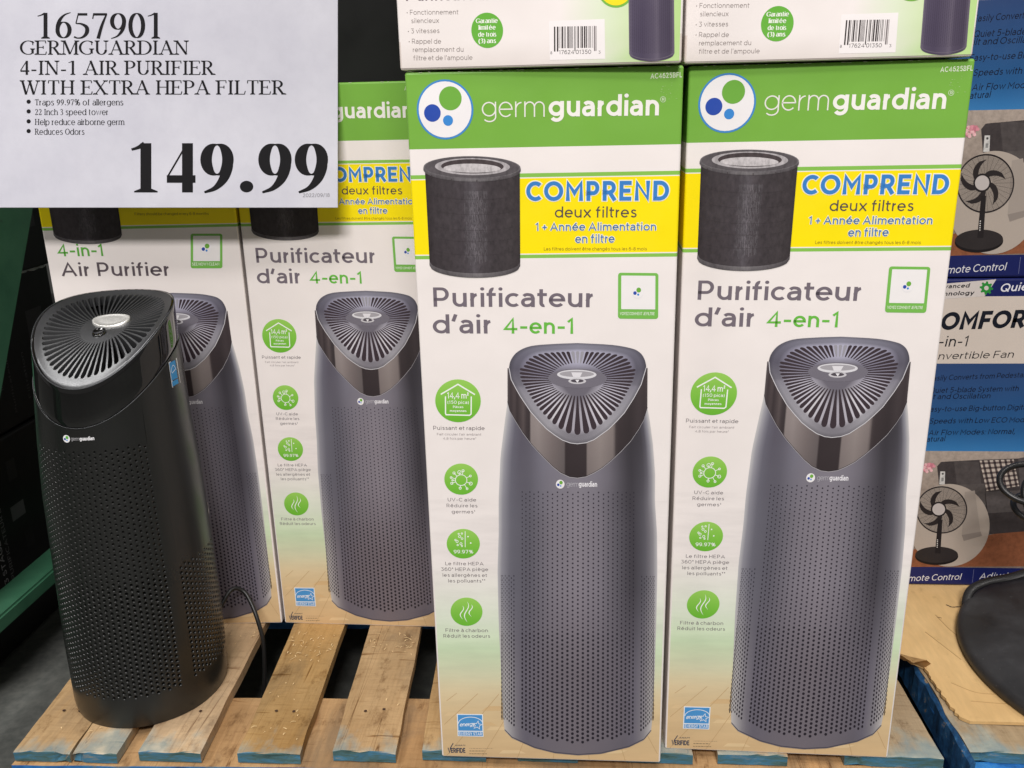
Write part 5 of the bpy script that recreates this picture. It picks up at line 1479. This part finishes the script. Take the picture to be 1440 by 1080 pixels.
for k in range(len(outline)):
    j = (k+1) % len(outline); bm.faces.new((bot_[k], bot_[j], top_[j], top_[k]))
bmesh.ops.recalc_face_normals(bm, faces=bm.faces)
bm_obj('sheet', bm, KRAFT, cb)
# folded-up torn flap by the white carton
bm = bmesh.new(); fl = [(.352, .8825, .0012), (.3745, .8585, .0012), (.3775, .849, .014), (.3715, .8465, .020), (.3600, .852, .0125), (.349, .862, .016), (.343, .878, .010)]
c0 = bm.verts.new((.360-O[0], .866-O[1], .0115-.0022)); vs = [bm.verts.new((x-O[0], y-O[1], z_-.0022)) for x, y, z_ in fl]
for k in range(len(vs)-1): bm.faces.new((c0, vs[k], vs[k+1]))
bm.faces.new((c0, vs[-1], vs[0]))
bmesh.ops.solidify(bm, geom=bm.faces[:], thickness=.0016)
bm_obj('torn_flap', bm, KRAFT, cb)
# surface creases and dark torn nicks
TEAR = simple('torn_edge', (58, 40, 24), .8); CREASE = simple('crease', (176, 140, 88), .75)
for pts, wd in (([(.446, .985), (.452, .980), (.463, .981), (.472, .976), (.483, .975), (.489, .970)], .0011), ([(.468, .957), (.475, .953), (.484, .951), (.489, .955)], .0013), ([(.424, .958), (.430, .955)], .0006)):
    bm = bmesh.new(); tube_bm(bm, [(x-O[0]+random.uniform(-.001, .001), y-O[1], .0023) for x, y in [q[:2] for q in catmull(pts, 5)]], [wd*random.uniform(.5, 1.2) for _ in range((len(pts)-1)*5+1)], 5, .3); bm_obj('tear', bm, TEAR, cb)
for pts in ([(.425, .962), (.43, .93), (.44, .90), (.442, .885)], [(.40, .925), (.409, .90), (.419, .872)], [(.44, .93), (.47, .915), (.50, .90)], [(.40, .80), (.44, .797), (.50, .80)], [(.392, .83), (.41, .815), (.43, .812)]):
    bm = bmesh.new(); tube_bm(bm, [(x-O[0], y-O[1], .0022) for x, y in [q[:2] for q in catmull(pts, 6)]], .0006, 5, .45); bm_obj('crease', bm, CREASE, cb)

# ------------------------------------------------------------------ the fan on display: only its base and cable show
P_FAN = plastic('fan_base_plastic', (.013, .013, .013), .5, .45, .2)
s = NT('sheen_fan_base'); co = s.coord()
n1 = s.noise(co, 16, 6, .65); n2 = s.noise(co, 240, 2, .5)
c_ = s.ramp(n1, [(.35, (.016, .016, .016)), (.6, (.03, .03, .031)), (.78, (.055, .057, .060))])  # grey raised in place of sheen on the base, mottled at random
c_ = s.mix(s.ramp(n2, [(.70, (0, 0, 0)), (.76, (.5, .5, .5))]), c_, (.10, .10, .10))
s.l(c_, s.b.inputs['Base Color']); s.l(s.ramp(n1, [(.3, (.38,)*3), (.7, (.62,)*3)]), s.b.inputs['Roughness']); FANBASE = s.m
pf = empty('pedestal_fan', (.6185, .859, .0046), 'black pedestal fan on display, only the edge of its round base showing on the cardboard', 'fan')
bm = bmesh.new(); n = 128; rings = []
for r_, z_ in ((.188, 0), (.1945, .001), (.1960, .004), (.1955, .0085), (.1925, .0120), (.1880, .0135), (.17, .0155), (.12, .019), (.06, .0235), (.03, .027)):
    rings.append([bm.verts.new((r_*math.cos(2*math.pi*k/n), r_*math.sin(2*math.pi*k/n), z_)) for k in range(n)])
for a_, b2 in zip(rings[:-1], rings[1:]):
    for k in range(n): bm.faces.new((a_[k], a_[(k+1) % n], b2[(k+1) % n], b2[k]))
bm.faces.new(rings[0][::-1]); bm.faces.new(rings[-1])
bm_obj('base', bm, FANBASE, pf, True)
bm = bmesh.new(); tube_bm(bm, [(0, 0, .02), (0, 0, .5), (0, 0, .75)], .013, 20); bm_obj('pole', bm, P_FAN, pf, True)
# flat black cable lying over the sheet and the base's edge
def wpt(u, v, d):
    r_ = fw+cr*((u-720)/FPX)+cu*((540-v)/FPX); return Vector((0, 0, CAM_H))+r_*d-Vector(pf.location)
cab = [(.475, .952, .0105), (.4690, .953, .0068), (.4640, .960, .0065), (.4645, .974, .012), (.475, .990, .022), (.497, 1.000, .0285), (.53, 1.005, .034), (.58, 1.008, .052), (.64, 1.0, .08)]
bm = bmesh.new(); tube_bm(bm, [Vector(q[:3])-pf.location for q in catmull(cab, 8)], .0052, 10, .28); bm_obj('flat_cable', bm, P_CORD, pf, True)
bm = bmesh.new()
yc = .93
def loop(cx, cz, rx_, rz_, tilt, y):
    return [Vector((cx+rx_*math.cos(R(t))-tilt*rz_*math.sin(R(t)), y+.02*math.sin(R(t)), cz+rz_*math.sin(R(t))))-pf.location for t in range(0, 360, 8)]
for (cx, cz, rx_, rz_, tl, y) in ((.496, .1885, .036, .0150, .0, .93), (.4985, .176, .0175, .0185, 0, .915), (.499, .162, .0225, .0075, -.1, .925)):
    tube_bm(bm, loop(cx, cz, rx_, rz_, tl, y), .0034, 10, closed=True)
tube_bm(bm, [Vector(q)-pf.location for q in ((.531, .93, .187), (.57, .90, .19), (.612, .866, .19))], .0034, 10)
bm_obj('coiled_cable', bm, P_CORD, pf, True)

# ------------------------------------------------------------------ rack upright and black cartons at the left
s = NT('green_rack_paint'); co = s.coord()
n1 = s.noise(co, 12, 5, .6); n2 = s.noise(co, 130, 4, .6)
c_ = s.ramp(n1, [(.3, lin((40, 84, 62))), (.7, lin((62, 108, 82)))])
c_ = s.mix(s.ramp(n2, [(.66, (0, 0, 0)), (.72, (.8, .8, .8))]), c_, lin((40, 62, 50)))
s.l(c_, s.b.inputs['Base Color']); s.set(Roughness=.4); s.bump(n2, .08, .001); RACK = s.m
rk = empty('rack_upright', (-.735, 1.05, -.14), 'green painted steel rack frame with cross brace beside the display tower', 'rack')
def bar(name, p, q, wx, wh):
    """square tube from p to q (world), wx across x, wh across its own depth"""
    p, q = Vector(p), Vector(q); d = (q-p).normalized(); ax = Vector((1, 0, 0)); n_ = d.cross(ax).normalized()
    bm = bmesh.new(); vs = []
    for e in (p, q):
        for (a_, b2) in ((-1, -1), (1, -1), (1, 1), (-1, 1)):
            vs.append(bm.verts.new(e+ax*wx/2*a_+n_*wh/2*b2-rk.location))
    for k in range(4): bm.faces.new((vs[k], vs[(k+1) % 4], vs[4+(k+1) % 4], vs[4+k]))
    bm.faces.new(vs[3::-1]); bm.faces.new(vs[4:])
    bmesh.ops.recalc_face_normals(bm, faces=bm.faces)
    bmesh.ops.bevel(bm, geom=bm.edges[:], offset=.003, segments=2, affect='EDGES')
    return bm_obj(name, bm, RACK, rk)
bar('brace', (-.742, .60, -.0125), (-.742, 1.62, -.0125), .044, .022)
bar('brace', (-.745, .748, -.085), (-.745, 1.348, .86), .05, .075)
bar('post', (-.7465, .585, -.14), (-.7465, .585, 1.7), .07, .06)
bar('post', (-.7465, 1.64, -.14), (-.7465, 1.64, 1.7), .07, .06)

dk = empty('shade_deck', (-.75, .62, 1.262), 'added unseen rack level of green beam and boards, shading the back cartons', 'added shade shelf')  # added out of view to shade the back rows and hold the card
bm = bmesh.new(); box_bm(bm, (0, 0, 0), (1.58, .045, .11), .004); bm_obj('beam', bm, RACK, dk)
bm = bmesh.new(); box_bm(bm, (0, .0455, .02), (1.58, 1.1, .04), .002); bm_obj('deck', bm, WOOD_GREY, dk)
BLK = plastic('black_carton_board', (.006, .006, .006), .45, .3)
def black_carton(loc, size, label, lettering=None, patches=()):
    root = empty('black_carton', loc, label, 'carton', 'black cartons behind the rack')
    bm = bmesh.new(); box_bm(bm, (0, 0, 0), size, .003); bm_obj('carton_body', bm, BLK, root)
    def put(a_, nm):
        o = a_.build(nm, INK, root); o.location = (size[0], 0, 0); o.rotation_euler = (0, 0, R(90))
    for (y0_, z0_, y1_, z1_, c) in patches:
        a_ = Art(None); a_.poly([(y0_, z0_), (y1_, z0_), (y1_, z1_), (y0_, z1_)], c, 1); put(a_, 'side_label')
    for (t, y, z0_, z1_, cap, c) in lettering or ():
        a_ = Art(None); a_.text(t, (y, z0_), (y, z1_), cap, c, 2, .13); put(a_, 'side_lettering')
    return root
DK = (34, 34, 36)
black_carton((-1.20, .945, -.135), (.395, .34, .30), 'lowest black carton at the left behind the green brace, with vertical white lettering',
             [('3 STAGE FILTRATION', .122, .1, .262, .0085, (165, 165, 168)), ("PURIFICATEUR D'AIR À 3", .1362, .0985, .262, .0072, (110, 110, 112))],
             [(.156, .177, .187, .199, (84, 84, 86)), (.175, .125, .195, .152, (26, 26, 27)), (.165, .235, .185, .265, DK)])
mid = black_carton((-1.20, .94, .1665), (.39, .36, .2115), 'middle black carton at the left, dim grey print and a pale strip painted as shine along its top edge',
             [('H13', .13, .03, .08, .006, (70, 70, 70)), ('Filtration', .142, .03, .08, .005, (62, 62, 64)), ('Purificateur', .19, .06, .13, .006, (66, 66, 66)), ('Ioniseur', .205, .06, .11, .006, (60, 60, 62)), ('Purificateur', .225, .02, .1, .005, (64, 64, 66)), ('Filtration', .262, .03, .1, .006, (64, 64, 66))],
             [(.285, .105, .325, .155, (44, 44, 46)), (.20, .135, .235, .185, (38, 38, 40))])
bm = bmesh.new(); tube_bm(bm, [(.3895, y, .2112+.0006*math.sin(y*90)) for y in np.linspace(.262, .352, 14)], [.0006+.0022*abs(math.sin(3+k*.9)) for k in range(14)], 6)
bm_obj('edge_shine', bm, simple('edge_shine_grey', (190, 196, 196), .25), mid)  # pale strip drawn in for the shine along the carton's top edge
black_carton((-1.20, .95, .3795), (.395, .36, .28), 'topmost black carton at the left, beside the English-faced white carton', None, [(.29, .06, .33, .10, (46, 46, 48)), (.25, .02, .262, .05, (60, 60, 60))])
black_carton((-1.20, 1.30, -.135), (.41, .34, .40), 'rear black carton at the left, standing deepest behind the rack brace', None, [(.1, .2, .16, .28, (30, 30, 32))])
# dark cartons on the far side of the pallet, above the set-back row
bc = black_carton((-.42, 1.17, .0), (.62, .25, .95), 'tall dark carton behind the set-back white cartons, rising above them', None, ())
bc['group'] = 'dark cartons at the back of the pallet'

# ------------------------------------------------------------------ price card
s = NT('card_stock'); co = s.coord()
n1 = s.noise(co, 9, 4, .6); n2 = s.noise(co, 60, 5, .7); n3 = s.noise(s.coord((1, 1, 1)), 300, 2)
c_ = s.ramp(n1, [(.3, lin((180, 180, 190))), (.7, lin((194, 194, 202)))])
c_ = s.mix(1.0, c_, s.ramp(n2, [(.3, (.95, .95, .955)), (.55, (1, 1, 1))]), 'MULTIPLY')
s.l(c_, s.b.inputs['Base Color']); s.set(Roughness=.5); s.b.inputs['Specular IOR Level'].default_value = .3; s.bump(n2, .06, .002); CARD = s.m
DIST = .88
def cardpt(u, v): return Vector((0, 0, CAM_H))+(fw+cr*((u-720)/FPX)+cu*((540-v)/FPX))*DIST
o_ = cardpt(-16, 292); PXM = DIST/FPX
pc = bpy.data.objects.new('price_card', None); COL.objects.link(pc)
mw = Matrix((cr, fw, cu)).transposed().to_4x4(); mw.translation = o_; pc.matrix_world = mw
props(pc, 'large white price card reading 149.99, hung in front of the set-back cartons', 'price card')
Wc, Hc = 491*PXM, 312*PXM
bm = bmesh.new(); box_bm(bm, (0, 0, 0), (Wc, .0009, Hc), .0003, 1); bm_obj('card', bm, CARD, pc)
a = Art(None); q = lambda x, y: ((x/3+16)*PXM, (292-y/3)*PXM); K1 = (24, 23, 28)
def ct(t, x0, x1, y, cap, wt, thin, gap=.03): a.text(t, q(x0, y), q(x1, y), cap/3*PXM, K1, 1, wt, serif=thin, gap=gap)
ct('1657901', 152, 692, 163, 110, .125, .3, .02)
ct('GERMGUARDIAN', 86, 797, 231, 60, .13, .4)
ct('4-IN-1 AIR PURIFIER', 84, 904, 316, 60, .13, .4)
ct('WITH EXTRA HEPA FILTER', 86, 1202, 399, 60, .13, .4)
for t, x1, y in (('Traps 99.97% of allergens', 521, 444), ('22 Inch 3 speed tower', 458, 485), ('Help reduce airborne germ', 525, 527), ('Reduces Odors', 357, 568)):
    ct(t, 147, x1, y, 25, .135, .5, .07); a.ell(*q(121, y-15), 9/3*PXM, 9/3*PXM, K1, 1, 18)
a.build('item_lettering', SIGNINK, pc)
a = Art(None)
ct('149.99', 543, 1384, 812, 210, .19, .16, .075)
a.build('price_lettering', SIGNINK, pc)
a = Art(None); a.text('2022/09/18', q(1278, 832), q(1391, 831), 16/3*PXM, (120, 120, 126), 1, .14)
a.build('date_lettering', INK, pc)
WIRE = simple('hanger_wire', (150, 150, 150), .35, .9)
iw = mw.inverted()
for x in (.07*1.3, .19*1.3):
    bm = bmesh.new()
    tp = mw @ Vector((x, .0015, Hc+.02))
    pts = [(x, -.0006, Hc-.006), (x, .0, Hc+.002), (x, .0015, Hc+.02), tuple(iw @ Vector((tp.x, tp.y, 1.283)))]
    tube_bm(bm, pts, .0009, 8); bm_obj('hanger', bm, WIRE, pc, True)
bpy.context.view_layer.update()
